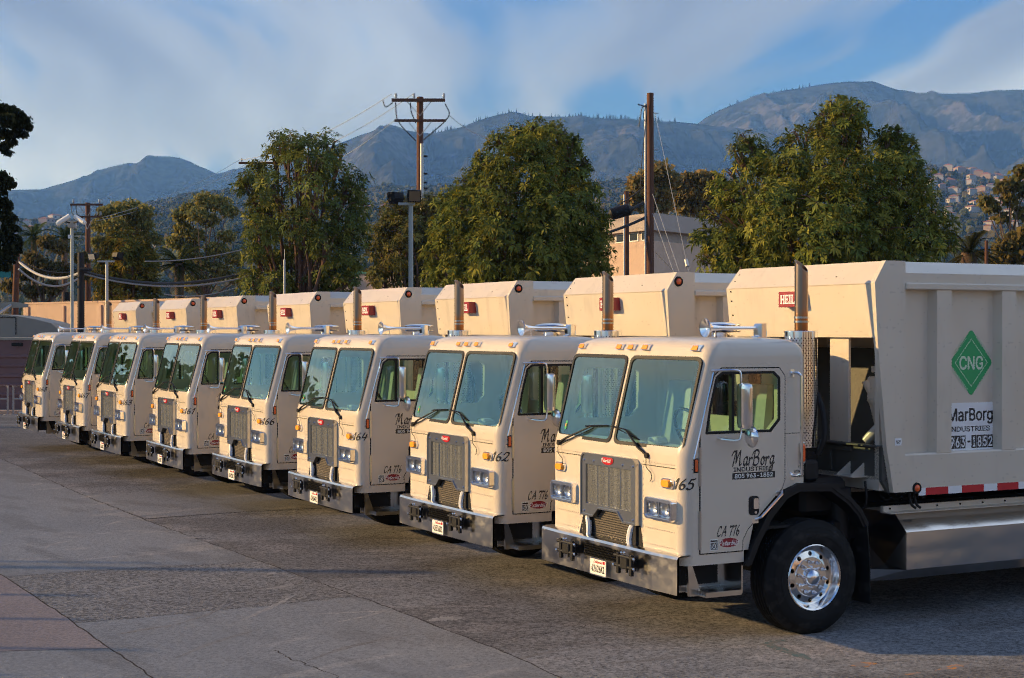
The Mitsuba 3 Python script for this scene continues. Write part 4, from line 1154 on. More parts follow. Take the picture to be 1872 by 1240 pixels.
# left edge: mauve container with racks, tan truck body with its boom
kc = thing('roll_off_container', 'mauve steel container with horizontal ribs at the left edge', 'container')
ca, cb = at(-420, 601, 51.5), at(78, 601, 51.5)
zc_ = zpx(622, 51.5)
put(f'{kc}__shell', hull([lo(q, z) + FH * e for q in (ca, cb) for e in (0, 2.4) for z in (.12, zc_)]), 'm_container')
put(f'{kc}__lid_edge', hull([lo(q, z) + FH * e for q in (ca, cb) for e in (-.06, 2.44) for z in (zc_, zc_ + .09)]), 'm_tan')
for py in (652, 669, 688, 704, 722):
    z = zpx(py, 51.4)
    put(f'{kc}__rib', hull([lo(q, z + dz) + FH * e for q in (ca, cb) for e, dz in ((-.05, -.03), (-.05, .03), (.0, -.06), (.0, .06))]), 'm_container')
put(f'{kc}__latch', hull([lo(at(x, 601, 51.3), zpx(y, 51.3)) + FH * e for x in (21, 40) for y in (627, 633) for e in (0, .1)]), 'm_dark')
kk_ = struct('kerb', hull([lo(q, z) + FH * e for q in (at(-420, 601, 50.6), at(40, 601, 50.6)) for e in (0, .6) for z in (0, .12)]), 'm_peach', 'pale kerb at the foot of the mauve container')
for i, (xa, xb) in enumerate(((-6, 14), (24, 41))):
    k = thing('steel_rack', ['white tubular rack against the mauve container at the very edge', 'white tubular rack against the mauve container beside the farthest truck'][i], 'rack')
    A, B = at(xa, 601, 50.3), at(xb, 601, 50.3)
    z0, z1 = zpx(750, 50.3), zpx(706, 50.3)
    put(f'{k}__frame', cat(tube([lo(A, 0), lo(A, z1), lo(B, z1), lo(B, 0)], .035, 7), [box(-.12, .12, -.12, .12, .0, .02).apply_translation(lo(q, 0)) for q in (A, B)]), 'm_fascia')
    put(f'{k}__rail', tube([lo(A, z1 - .42), lo(B, z1 - .42)], .03, 7), 'm_fascia')
kt = thing('tan_truck_body', 'tan truck body with a sloping pointed end behind the mauve container', 'truck')
DT = 57
sil = [(-260, 566), (-60, 573), (0, 575), (32, 578), (60, 583), (93, 591), (104, 600), (108, 606), (100, 612), (-260, 640)]
fr_ = [at(x, y, DT) for x, y in sil]
mk_ = []
poly = sg.Polygon([((x - 936) / FPX * DT, zpx(y, DT)) for x, y in sil])
mm_ = place(extrude(poly, 2.3), CAM * [1, 1, 0] + FH * DT, ACR, (0, 0, 1))
put(f'{kt}__body', moved(mm_, FH * 2.3), 'm_tan')
put(f'{kt}__seam', hull([lo(at(x, 601, DT - .03), zpx(y, DT)) for x in (28.3, 29.6) for y in (581, 612)] + [lo(at(x, 601, DT + .01), zpx(y, DT)) for x in (28.3, 29.6) for y in (581, 612)]), 'm_dark')
put(f'{kt}__top_line', hull([lo(at(x, 601, DT - .03), zpx(y, DT) + e) for x, y in ((-200, 579), (28, 581)) for e in (0, .03)] + [lo(at(x, 601, DT), zpx(y, DT) + e) for x, y in ((-200, 579), (28, 581)) for e in (0, .03)]), 'm_dark')
put(f'{kt}__boom', hull([at(-120, 560, DT + 3), at(25, 552, DT + 3), at(52, 556, DT + 3), at(52, 562, DT + 3), at(-120, 570, DT + 3)] + [at(q[0], q[1], DT + 3.5) for q in ((-120, 560), (25, 552), (52, 556), (52, 562), (-120, 570))]), 'm_tan')
put(f'{kt}__stay', tube([at(-20, 585, DT + 2), at(20, 558, DT + 3)], .06, 6), 'm_galv')
put(f'{kt}__cab', hull([at(x, y, DT + o) for x in (-260, -150) for y in (600, 700) for o in (0, 2.3)]), 'm_tan')
for x_ in (-220, -120):
    put(f'{kt}__wheel', tube([lo(at(x_, 601, DT), .5), lo(at(x_, 601, DT + .3), .5)], .5, 20), 'm_rubber', 40)
kg = thing('awning', 'small teal awning edge at the left border beyond the short leaning pole', 'awning')
put(f'{kg}__canopy', hull([at(x, y, 70 + o) for x, y in ((-90, 488), (20, 497), (20, 507), (-90, 510)) for o in (0, 1.5)]), 'm_teal')
put(f'{kg}__post', tube([lo(at(-40, 601, 71), 0), lo(at(-40, 601, 71), zpx(505, 71))], .05, 8), 'm_galv', 40)

# posts along the yard's open side, outside the picture: their shadows streak the paving
sd = -SUN * [1, 1, 0] / np.linalg.norm(SUN[:2])
for i, (px, py, h, r) in enumerate(((345, 1031, 4.2, .05), (160, 1090, 3.2, .06), (160, 1134, 3.0, .05), (262, 1190, 3.2, .05), (800, 1047, 6.0, .10), (20, 1236, 2.6, .05))):
    q = ground_at(px, py)
    b0 = q - sd * h / .283
    k = thing('gate_post', ['tallest thin', 'second thin', 'third thin', 'fourth thin', 'thick tall', 'shortest thin'][i] + ' steel post along the street side of the yard, outside the picture', 'post')
    put(f'{k}__shaft', tube([[b0[0], b0[1], 0], [b0[0], b0[1], h]], r, 10), 'm_galv', 40)
    put(f'{k}__foot', box(b0[0] - .14, b0[0] + .14, b0[1] - .14, b0[1] + .14, 0, .025), 'm_galv')

# depot across the yard, behind the photographer: mirrored in the paint, the rims and the tank cover
kd = thing('depot_building', 'long tan depot building across the yard, behind the photographer', 'building')
put(f'{kd}__wall', box(-46, 16, 40, 52, 0, 6.2), 'm_peach')
put(f'{kd}__parapet', box(-46.2, 16.2, 39.7, 52.2, 6.2, 6.9), 'm_fascia')
for q in range(9):
    xq = -42 + q * 6.4
    put(f'{kd}__roller_door', box(xq, xq + 4.2, 39.93, 39.98, .05, 4.4), 'm_greypaint' if q % 2 else 'm_dark')
    put(f'{kd}__pier', box(xq + 4.9, xq + 5.5, 39.75, 39.99, 0, 6.1), 'm_peach')

# ---------------------------------------------------------------- air
scene['haze'] = {'type': 'cube', 'to_world': T().translate([0, 0, 638]).scale([9400, 9400, 641]), 'bsdf': {'type': 'null'}, 'interior': {'type': 'ref', 'id': 'haze_air'}}
labels['haze'] = {'label': 'thin blue haze in the air over the valley', 'kind': 'stuff'}
# ---------------------------------------------------------------- the truck: x forward, y left, z up, bumper front at x = 0
PARTS = []


def add(name, mesh, bsdf, smooth=False, parent=None, label=None, kind=None, only=None):
    base = f'{parent}__{name}' if parent else name
    n, k, have = 0, base, {p[0] for p in PARTS}
    while k in have:
        n += 1
        k = f'{base}_{n:03d}'
    PARTS.append((k, mikit.ply(mesh, bsdf, smooth), label, kind, only))
    return k


HW = 1.19                     # half width of the cab


def outline(z, xc, xe, xr, w, rf, rr=.10):
    """Plan of the cab at one height: a shallow V at the front, rounded corners."""
    pts = [[xc, 0, z]]
    for s in (1, -1):
        for k in range(7):
            t = k / 6 * math.pi / 2
            pts.append([xe - rf + rf * math.cos(t), s * (w - rf + rf * math.sin(t)), z])
        for k in range(5):
            t = k / 4 * math.pi / 2
            pts.append([xr + rr - rr * math.sin(t), s * (w - rr + rr * math.cos(t)), z])
    return pts


LEVELS = [(.72, -.322, -.330, -1.70, HW, .12), (1.66, -.322, -.330, -1.70, HW, .12), (1.735, -.327, -.372, -1.70, HW, .10),
          (2.545, -.535, -.580, -1.70, HW, .10), (2.62, -.562, -.606, -1.69, HW - .012, .11), (2.672, -.60, -.645, -1.66, HW - .05, .13),
          (2.708, -.67, -.72, -1.60, HW - .13, .16), (2.722, -.80, -.84, -1.5, HW - .28, .2), (2.728, -1.0, -1.0, -1.3, .5, .2)]
cab_pts = [p for L in LEVELS for p in outline(*L)]
cab_solid = man(hull(cab_pts))
inner = [(.98, -.37, -.37, -1.65, HW - .05, .10), (1.70, -.365, -.40, -1.65, HW - .05, .10), (2.52, -.572, -.617, -1.65, HW - .05, .09), (2.66, -.72, -.76, -1.60, HW - .16, .2)]
cavity = man(hull([p for L in inner for p in outline(*L)]))


def wface(u, v, side, off=0.0):
    """A point on one half of the windshield: u from the middle to the corner, v from the bottom to the top, off outward."""
    y = .045 + u * (1.115 - .045)
    xb, xt = -.327 - .045 * y / 1.07, -.535 - .045 * y / 1.07
    z = 1.742 + v * (2.533 - 1.742)
    f = (z - 1.735) / .81
    return np.array([xb + (xt - xb) * f + off * .96, side * y, z + off * .28])


def pane_poly(grow, r):
    return rrect(-grow, 1 + grow, -grow * 1.35, 1 + grow * 1.35, r)


def pane_mesh(poly, side, o0, o1):
    m = extrude(poly, 1.0)
    v = np.array([wface(a, b, side, o0 + c * (o1 - o0)) for a, b, c in m.vertices])
    m = trimesh.Trimesh(v, m.faces, process=False)
    if side > 0:
        return m if m.volume > 0 else trimesh.Trimesh(v, m.faces[:, ::-1], process=False)
    return m if m.volume > 0 else trimesh.Trimesh(v, m.faces[:, ::-1], process=False)


WIN = sg.Polygon([(-.567, 1.885), (-1.265, 1.885), (-1.362, 1.985), (-1.362, 2.36), (-1.30, 2.412), (-.735, 2.412), (-.675, 2.37), (-.605, 2.10)])
DOOR = sg.Polygon([(-.507, .825), (-.957, .825), (-.957, .915), (-1.014, 1.012), (-1.395, 1.36), (-1.425, 1.435), (-1.425, 2.375), (-1.365, 2.448), (-.735, 2.452), (-.655, 2.385), (-.545, 2.02), (-.507, 1.86)])
ARCH = sg.Polygon([(-.985, .60), (-.997, .71), (-1.087, 1.072), (-1.212, 1.205), (-1.36, 1.324), (-1.51, 1.378), (-1.9, 1.39), (-1.9, .60)])
cutters = [cavity, man(prism(ARCH, 'y', -1.4, 1.4)), man(prism(WIN.buffer(-.012), 'y', -1.4, 1.4)),
           man(prism(rrect(-.55, .55, 1.95, 2.42, .06), 'x', -1.8, -1.6)), man(box(-2, -.98, -1.4, 1.4, .5, .825)),
           man(prism([(-.66, .70), (.58, .70), (.50, 1.02), (.30, 1.09), (-.30, 1.09), (-.52, 1.02)], 'x', -.45, -.2))]
for s in (1, -1):
    cutters.append(man(pane_mesh(pane_poly(-.004, .07), s, -.12, .12)))
cab = cab_solid
for c in cutters:
    cab = cab - c
CAB = add('cab', tm(cab), 'm_cream', 32)
add('sill', box(-.975, -.50, -1.165, 1.165, .722, .812, .008), 'm_cream', parent=CAB)
for s in (1, -1):
    ring = pane_poly(.018, .078).difference(pane_poly(-.012, .062))
    ws = add('windshield', cat([trimesh.Trimesh(np.array([wface(a, b, s, .004) for a, b, c in q.vertices]), q.faces if s < 0 else q.faces[:, ::-1], process=False)
             for q in [trimesh.Trimesh(*_m, process=False) for _m in [(lambda e: (np.c_[e[0], np.zeros(len(e[0]))], e[1]))(trimesh.creation.triangulate_polygon(pane_poly(.0, .07), engine='earcut'))]]]), 'm_windshield')
    add('gasket', pane_mesh(ring, s, -.004, .012), 'm_black', 20, ws)
stick = cat([place(box(0, .034, 0, .085, 0, .002), wface(.885, .075, -1, .010), (0, 1, 0), (-.28, 0, .96))])
st = add('permit_sticker', stick, 'm_green', parent='windshield_001')
add('sticker_print', place(box(.008, .026, .025, .055, 0, .002), wface(.885, .075, -1, .0125), (0, 1, 0), (-.28, 0, .96)), 'm_amber', parent='windshield_001')

# front: clearance lights, wipers, grille, lamps
for y in (-1.0, -.235, -.01, .225, 1.0):
    x0, z0 = -.540 - .042 * abs(y), 2.636
    h = hull([[x0 - .03, y - .06, z0 - .028], [x0 - .03, y + .055, z0 - .028], [x0 + .012, y - .06, z0 - .03], [x0 + .012, y + .055, z0 - .03], [x0 - .07, y - .05, z0 + .024], [x0 - .07, y + .05, z0 + .024], [x0 - .01, y - .05, z0 + .024], [x0 - .01, y + .05, z0 + .024]])
    cl = add('clearance_light', h, 'm_chrome', 20)
    add('lens', hull([[x0 + .018, y - .046, z0 - .022], [x0 + .018, y + .046, z0 - .022], [x0 - .006, y - .042, z0 + .02], [x0 - .006, y + .042, z0 + .02], [x0 - .02, y - .046, z0 - .022], [x0 - .02, y + .046, z0 - .022], [x0 - .03, y - .042, z0 + .02], [x0 - .03, y + .042, z0 + .02]]), 'm_amber', 20, cl)


def wiper(pv, elbow, tip0, tip1):
    pv, elbow, tip0, tip1 = (np.asarray(q, float) for q in (pv, elbow, tip0, tip1))
    w = add('wiper', cat(tube([pv, pv + (elbow - pv) * .3 + [.03, 0, 0], elbow], [.016, .012, .007], 6), cyl(pv + [-.04, 0, -.0], pv + [.02, 0, 0], .026, 10),
                         tube([pv + [.015, .03, -.02], elbow + [0, .02, -.02]], .005, 5)), 'm_black', 30)
    add('blade', cat(tube([tip0, elbow + [.008, 0, 0], tip1], .007, 5), tube([tip0 + [-.012, 0, -.004], tip1 + [-.012, 0, -.004]], .006, 5)), 'm_black', parent=w)
    add('washer_hose', tube([pv + [.02, .01, -.02], pv + [.03, .03, -.10], pv + [.02, .09, -.15], pv + [.02, .10, -.20], pv + [.01, .06, -.23]], .004, 5, smoothpts=4), 'm_black', parent=w)


wiper((-.322, -1.0, 1.668), (-.352, -.40, 1.868), (-.362, -.56, 1.855), (-.346, -.10, 1.885))
wiper((-.322, .62, 1.655), (-.35, .20, 1.868), (-.352, .43, 1.785), (-.346, -.03, 1.885))

GX = -.325
gpoly = sg.Polygon([(-.50, 1.52), (-.49, 1.575), (-.45, 1.612), (.45, 1.612), (.49, 1.575), (.50, 1.52), (.50, 1.005), (.27, 1.005), (.17, 1.09), (-.17, 1.09), (-.27, 1.005), (-.50, 1.005)])
gopen = sg.box(-.41, 1.125, .41, 1.505)
gr = add('grille', cat(prism(gpoly.difference(gopen), 'x', GX, GX + .045), prism(gpoly.buffer(.0).difference(gpoly.buffer(-.018)), 'x', GX + .045, GX + .055)), 'm_steel')
bars = [box(GX + .02, GX + .034, y - .006, y + .006, 1.125, 1.505, .003) for y in (-.205, 0, .205)]
add('divider', cat(bars), 'm_steel', 30, gr)
mesh_bits = []
for k in range(0, 40):
    y = -.41 + .82 * (k + .5) / 40
    mesh_bits.append(box(GX + .022, GX + .028, y - .0056, y + .0056, 1.125, 1.505))
for k in range(0, 22):
    z = 1.125 + .38 * (k + .5) / 22
    mesh_bits.append(box(GX + .018, GX + .0245, -.41, .41, z - .0046, z + .0046))
add('wire_mesh', cat(mesh_bits), 'm_wire', parent=gr, kind='stuff')
add('backing', box(GX - .02, GX + .006, -.43, .43, 1.11, 1.51), 'm_gap', parent=gr)
em = add('emblem', hull([[GX + .062 - .012 * r, .104 * r * math.cos(t), 1.566 + .044 * r * math.sin(t)] for r in (.8, 1.0) for t in np.arange(24) / 24 * 2 * math.pi]), 'm_red', 30, gr)
b, bw = brush('Peterbilt', .034, .09, .25)
b = centred(b)
add('emblem_script', moved(place(b, (0, 0, 0), (0, 1, 0), (0, 0, 1)), (GX + .063, 0, 1.566)), 'm_white', parent=gr)
bolts = [cyl((GX + .045, y, z), (GX + .055, y, z), .012, 8) for y in (-.44, -.26, .26, .44) for z in ((1.54,) if abs(y) < .4 else (1.54, 1.05))]
add('bolt', cat(bolts), 'm_chrome', parent=gr, kind='stuff')

rad = add('radiator_screen', box(-.40, -.338, -.58, .52, .74, 1.09), 'm_screen')
add('fin', cat([box(-.338, -.330, -.60, .53, z, z + .006) for z in np.arange(.76, 1.08, .022)]), 'm_dark', parent=rad, kind='stuff')
for s in (1, -1):
    y = s * .43
    hk = add('tow_hook', cat(tube([(-.34, y - s * .01, 1.02), (-.30, y - s * .03, .99), (-.295, y - s * .055, .93), (-.29, y - s * .065, .86), (-.29, y - s * .05, .79)], [.018, .026, .03, .028, .024], 8, smoothpts=4)), 'm_white', 40)
    add('bracket', prism([(y + s * .03, .78), (y + s * .12, .78), (y + s * .10, .93), (y + s * .06, .99), (y + s * .05, 1.0), (y + s * .02, .99)] if s > 0 else [(y + s * .03, .78), (y + s * .02, .99), (y + s * .05, 1.0), (y + s * .06, .99), (y + s * .10, .93), (y + s * .12, .78)], 'x', -.37, -.325), 'm_dark', parent=hk)
for s in (1, -1):
    y, z = s * .96, 1.432
    cap = rrect(-.092, .092, -.045, .045, .042)
    ts = add('turn_signal', cat(prism(sa.translate(cap, y, z), 'x', GX - .02, GX + .02)), 'm_chrome', 30)
    add('lens', hull([[GX + .02 + d, y + a * k, z + b * k] for d, k in ((0, .80), (.022, .66)) for a, b in cap.exterior.coords]), 'm_amber', 30, ts)
for s in (1, -1):
    y, z = s * .87, 1.195
    fr = rrect(-.222, .222, -.098, .098, .035)
    ring = fr.difference(rrect(-.188, .188, -.066, .066, .015))
    hl = add('headlight', cat(prism(sa.translate(ring, y, z), 'x', GX - .02, GX + .05), prism(sa.translate(fr.buffer(-.004).difference(rrect(-.20, .20, -.078, .078, .02)), y, z), 'x', GX + .05, GX + .058), box(GX, GX + .045, y - .006, y + .006, z - .07, z + .07)), 'm_chrome', 30)
    add('backing', box(GX - .01, GX + .008, y - .19, y + .19, z - .068, z + .068), 'm_chrome', parent=hl)
    for q in (-1, 1):
        yy = y + q * .096
        add('lens', quad((GX + .04, yy - .088, z - .066), (GX + .04, yy + .088, z - .066), (GX + .04, yy + .088, z + .066), (GX + .04, yy - .088, z + .066)), 'm_lamp_glass', parent=hl)
        add('reflector', lathe([(.0001, .002), (.02, .003), (.04, .010), (.056, .022), (.062, .034)], 20, 'x', (GX + .004, yy, z)), 'm_lens', 40, hl)
        add('bulb', lathe([(.0001, .022), (.008, .018), (.010, 0)], 10, 'x', (GX + .008, yy, z)), 'm_white', True, hl)

# rows of rivets and body seams on the cab
riv = []


def rivet_row(a, b, n, nrm):
    a, b, nrm = np.asarray(a, float), np.asarray(b, float), np.asarray(nrm, float)
    o = np.cross(nrm, (b - a) / np.linalg.norm(b - a))
    d = (b - a) / np.linalg.norm(b - a)
    for k in range(n):
        p = a + (b - a) * k / max(n - 1, 1)
        r = .0078
        v = [p + r * d, p + r * o, p - r * d, p - r * o, p + nrm * .004]
        riv.append(trimesh.Trimesh(v, [[0, 1, 4], [1, 2, 4], [2, 3, 4], [3, 0, 4]], process=False))


for y0, y1 in ((-1.05, -.55), (.55, 1.05)):
    rivet_row((-.3235, y0, 1.005), (-.3235, y1, 1.005), 14, (1, 0, 0))
    rivet_row((-.3235, y0, .86), (-.3235, y1, .86), 14, (1, 0, 0))
    rivet_row((-.3235, y0, 1.60), (-.3235, y1, 1.60), 12, (1, 0, 0))
    rivet_row((-.3235, y0 if y0 > 0 else y1, .86), (-.3235, y0 if y0 > 0 else y1, 1.60), 15, (1, 0, 0))
for k in range(12):
    y = -1.05 + 2.1 * k / 11
    rivet_row((-.548 - .04 * abs(y), y, 2.578), (-.548 - .04 * abs(y), y + .001, 2.578), 1, (1, 0, .2))
for s in (1, -1):
    rivet_row((-.66, s * HW, 2.49), (-1.62, s * HW, 2.49), 26, (0, s, 0))
    rivet_row((-1.62, s * HW, 1.46), (-1.62, s * HW, 2.44), 26, (0, s, 0))
    rivet_row((-1.47, s * HW, 1.46), (-1.47, s * HW, 2.44), 26, (0, s, 0))
    rivet_row((-.43, s * HW, .80), (-.43, s * HW, 1.62), 16, (0, s, 0))
add('rivets', cat(riv), 'm_cream', parent=CAB, kind='stuff')
seams = [box(-.3275, -.3195, -1.06, -.52, 1.568, 1.573), box(-.3275, -.3195, .52, 1.06, 1.568, 1.573)]
for s in (1, -1):
    seams += [box(-1.69, -1.43, s * HW - .002, s * HW + .0015, 1.852, 1.857), box(-.50, -.42, s * HW - .002, s * HW + .0015, 1.568, 1.573)]
add('seam', cat(seams), 'm_dark', parent=CAB, kind='stuff')

# bumper
def bumper_section(y):
    a = abs(y)
    sweep = .222 + (0.0 if a < .85 else .022 * (a - .85) / .37)
    bot = .478 + (.012 if a > .9 else 0)
    return -sweep, bot


ys = np.array([-1.22, -1.1, -.98, -.86, -.84, -.55, -.3, 0, .3, .55, .84, .86, .98, 1.1, 1.22])
prof = [(-.035, .478), (0.0, .478), (0.0, .79), (-.012, .812), (-.05, .822), (-.14, .822), (-.14, .812), (-.02, .806), (-.02, .486)]
bv, bf = [], []
for y in ys:
    dx, _ = bumper_section(y)
    for px_, pz in prof:
        bv.append([px_ + dx, y, pz])
n = len(prof)
for i in range(len(ys) - 1):
    for j in range(n):
        k = (j + 1) % n
        bf += [[i * n + j, (i + 1) * n + j, (i + 1) * n + k], [i * n + j, (i + 1) * n + k, i * n + k]]
bm = trimesh.Trimesh(bv, bf, process=False)
ends = [box(-.40, -.252, s * 1.20 - .02, s * 1.20 + .02, .48, .81) for s in (1, -1)]
BUMP = add('bumper', bm, 'm_bumper', 14)
seam_b = [box(-.015, .003, s * .86 - .002, s * .86 + .002, .49, .78) for s in (1, -1)]
vent = sg.box(-.305, .645, .305, .76)
slots = []
for i in range(26):
    for j in range(5):
        y, z = -.305 + .61 * (i + (.75 if j % 2 else .25)) / 26, .645 + .115 * (j + .5) / 5
        slots.append(sa.translate(sg.Polygon([(-.011, 0), (0, .0115), (.011, 0), (0, -.0115)]), y, z))
add('vent_hole', prism(unary_union(slots).intersection(vent), 'x', -.21, -.1978), 'm_gap', parent=BUMP, kind='stuff', label='rows of dark diamond vent holes in the bumper')
for yc in (-.53, .53):
    bits = [box(.0, .08, yc - .065, yc + .065, .635, .745, .01)]
    for z in (.745, .655):
        bits.append(cyl((.06, yc - .175, z), (.06, yc + .175, z), .017, 8))
    for dy in (-.11, .11):
        bits.append(box(.045, .075, yc + dy - .022, yc + dy + .022, .585, .775, .004))
    bits.append(cyl((.04, yc, .60), (.04, yc, .66), .012, 8))
    bits = [moved(q, (-.2, 0, -.01)) for q in bits]
    hb = add('hitch_bracket', cat(bits), 'm_black', 30, BUMP)
    for dy, z in ((-.03, .78), (.02, .785), (.175, .655), (-.175, .655), (.175, .745)):
        add('hitch_pin', moved(lathe([(.0001, .014), (.014, .008), (.017, 0), (.0001, -.002)], 8, 'x', (.075, yc + dy, z)), (-.2, 0, -.01)), 'm_chrome', True, BUMP)
PY = -.02
pl = add('license_plate', place(extrude(rrect(-.148, .148, 0, .152, .012), .003), (-.188, PY, .487), (0, 1, 0), (0, 0, 1)), 'm_plate', label='white California license plate')
add('plate_frame', place(extrude(rrect(-.154, .154, -.006, .158, .014).difference(rrect(-.144, .144, .004, .148, .01)), .004), (-.1865, PY, .487), (0, 1, 0), (0, 0, 1)), 'm_chrome', parent=pl)
bt, _ = brush('California' if all(c in GLYPH for c in 'California') else 'Cafrnia', .026, .08, .2)
add('state_name', moved(place(centred(bt, cy=False), (0, 0, 0), (0, 1, 0), (0, 0, 1)), (-.1845, PY, .600)), 'm_red', parent=pl)
add('month_sticker', place(box(0, .04, 0, .028, 0, .0012), (-.1848, PY + .085, .599), (0, 1, 0), (0, 0, 1)), 'm_red', parent=pl)

# doors, with glass, handle, mirrors and lettering on the driver's side
for s in (1, -1):
    pan = DOOR.difference(WIN.buffer(.012))
    lo, hi = (HW + .0005, HW + .010) if s > 0 else (-HW - .010, -HW - .0005)
    d = add('door', prism(pan, 'y', lo, hi), 'm_cream')
    lo, hi = (HW - .001, HW + .005) if s > 0 else (-HW - .005, -HW + .001)
    add('seal', prism(DOOR.buffer(.010).difference(DOOR.buffer(-.002)), 'y', lo, hi), 'm_black', parent=d)
    lo, hi = (HW - .03, HW + .014) if s > 0 else (-HW - .014, -HW + .03)
    add('window_frame', cat(prism(WIN.buffer(.010).difference(WIN.buffer(-.011)), 'y', lo, hi), prism(sg.box(-.865, 1.89, -.835, 2.41), 'y', lo, hi)), 'm_black', parent=d)
    gv, gf = trimesh.creation.triangulate_polygon(WIN, engine='earcut')
    add('window_glass', trimesh.Trimesh(np.c_[gv[:, 0], np.full(len(gv), s * (HW - .006)), gv[:, 1]], gf, process=False), 'm_glass', parent=d)
    lo, hi = sorted((s * HW + s * .009, s * HW + s * .016))
    add('handle_plate', prism(rrect(-1.135, -1.025, 1.135, 1.305, .03), 'y', lo, hi), 'm_black', parent=d)
    lo, hi = sorted((s * HW + s * .016, s * HW + s * .032))
    add('handle', cat(prism(rrect(-1.12, -1.065, 1.19, 1.285, .012), 'y', lo, hi), cyl((-1.095, s * (HW + .01), 1.158), (-1.095, s * (HW + .022), 1.158), .013, 10)), 'm_chrome', parent=d)
    lo, hi = sorted((s * (HW + .001), s * (HW + .012)))
    add('hinge', cat([box(-.512, -.49, lo, hi, z, z + .34) for z in (.86, 1.42)]), 'm_steel', parent=d)
    add('grab_bar', cat(tube([(-1.10, s * (HW + .01), 1.09), (-1.13, s * (HW + .06), 1.12), (-1.36, s * (HW + .06), 1.315), (-1.395, s * (HW + .01), 1.335)], .013, 8), [box(-1.13 - q * .27, -1.06 - q * .27, HW * s - .01, HW * s + .012, 1.06 + q * .235, 1.10 + q * .235) for q in (0, 1)]), 'm_chrome', 40)
    add('grab_handle', cat(tube([(-1.515, s * HW, 2.40), (-1.53, s * (HW + .05), 2.405), (-1.555, s * (HW + .075), 2.38), (-1.56, s * (HW + .08), 2.30), (-1.56, s * (HW + .08), 1.56), (-1.55, s * (HW + .07), 1.485), (-1.515, s * HW, 1.465)], .014, 8, smoothpts=3), [box(-1.535, -1.495, min(s * HW, s * (HW + .006)), max(s * HW, s * (HW + .006)), z - .035, z + .035) for z in (2.40, 1.465)]), 'm_chrome', 40)
    mk = add('side_marker', box(-.475, -.445, min(s * HW, s * (HW + .02)), max(s * HW, s * (HW + .02)), 1.548, 1.655, .006), 'm_orange')
    add('bezel', box(-.482, -.438, min(s * (HW - .002), s * (HW + .008)), max(s * (HW - .002), s * (HW + .008)), 1.538, 1.665), 'm_black', parent=mk)
    sl = add('side_light', box(-1.65, -1.605, min(s * HW, s * (HW + .035)), max(s * HW, s * (HW + .035)), 1.59, 1.75, .012), 'm_orange', 30)
    add('bezel', box(-1.662, -1.593, min(s * HW, s * (HW + .008)), max(s * HW, s * (HW + .008)), 1.572, 1.768, .006), 'm_steel', parent=sl)
    # mirror on its C-shaped bracket
    ym = s * 1.40
    ar = add('side_mirror', lathe([(.0001, .205), (.03, .2), (.052, .185), (.06, .15), (.06, -.15), (.052, -.185), (.03, -.2), (.0001, -.205)], 16), 'm_chrome', 40)
    k = PARTS.pop()
    v = lathe([(.0001, .205), (.05, .203), (.085, .19), (.095, .15), (.095, -.15), (.085, -.19), (.05, -.203), (.0001, -.205)], 20)
    vv = np.array(v.vertices) * [.62, 1, 1]
    vv[:, 0] = np.maximum(vv[:, 0], -.012)
    ar = add('side_mirror', trimesh.Trimesh(vv + [-.865, s * 1.365, 2.125], v.faces, process=False), 'm_chrome', 40)
    add('mirror_glass', box(-.882, -.877, s * 1.365 - .085, s * 1.365 + .085, 1.95, 2.30), 'm_chrome', parent=ar)
    add('mirror_arm', tube([(-.63, s * HW, 2.435), (-.70, s * 1.30, 2.44), (-.80, s * 1.345, 2.435), (-.825, s * 1.355, 2.38), (-.825, s * 1.355, 2.1), (-.825, s * 1.355, 1.88), (-.80, s * 1.345, 1.825), (-.71, s * 1.26, 1.83), (-.69, s * HW, 1.835)], .011, 8, smoothpts=3), 'm_chrome', 40, ar)
    add('convex_mirror', lathe([(.0001, .03), (.05, .024), (.085, .008), (.098, -.012), (.09, -.016), (.0001, -.018)], 22, 'x', (-.93, s * 1.355, 1.85)), 'm_chrome', 40, ar)
    add('antenna', tube([(-.655, s * (HW + .004), 2.44), (-.46, s * (HW + .008), 1.735), (-.44, s * (HW + .004), 1.66)], .009, 6), 'm_chrome', 30)
lx = lambda m, x, z: moved(place(m, (0, 0, 0), (-1, 0, 0), (0, 0, 1)), (x, HW + .0102, z))
DR = 'door'
b, w = brush('MarBorg', .135, .085, .16, flat=.5)
b.apply_scale([.475 / (b.vertices[:, 0].max() - b.vertices[:, 0].min()), 1, 1])
add('company_name', lx(centred(b, cy=False), -1.075, 1.582), 'm_ink', parent=DR)
t = print_text('INDUSTRIES', .037, .43, True)
add('company_line', lx(centred(t, cy=False), -1.075, 1.531), 'm_ink', parent=DR)
add('phone_strip', lx(extrude(sg.box(-.235, 0, .235, .058), .001), -1.08, 1.462), 'm_ink', parent=DR)
t = print_text('805 963-1852', .036, .42, True)
add('phone_number', moved(lx(centred(t, cy=False), -1.08, 1.473), (0, .0015, 0)), 'm_plate', parent=DR)
b, w = brush('CA 776', .088, .09, .2)
b.apply_scale([.245 / (b.vertices[:, 0].max() - b.vertices[:, 0].min()), 1, 1])
add('permit_number', lx(centred(b, cy=False), -.805, .965), 'm_ink', parent=DR)
e = add('maker_badge', lx(extrude(sa.scale(sg.Point(0, 0).buffer(1, quad_segs=8), .105, .041), .0012), -.808, .905), 'm_darkred', parent=DR)
b, _ = brush('Peterbilt', .045, .085, .25)
add('maker_script', moved(lx(centred(b), -.808, .905), (0, .0018, 0)), 'm_plate', parent=DR)
add('limit_plate', lx(extrude(sg.box(-.042, 0, .042, .10), .001), -.648, .845), 'm_plate', parent=DR)
t = centred(print_text('50', .042, .056, True), cy=False)
fr = extrude(sg.box(-.036, .006, .036, .068).difference(sg.box(-.030, .012, .030, .062)), .001)
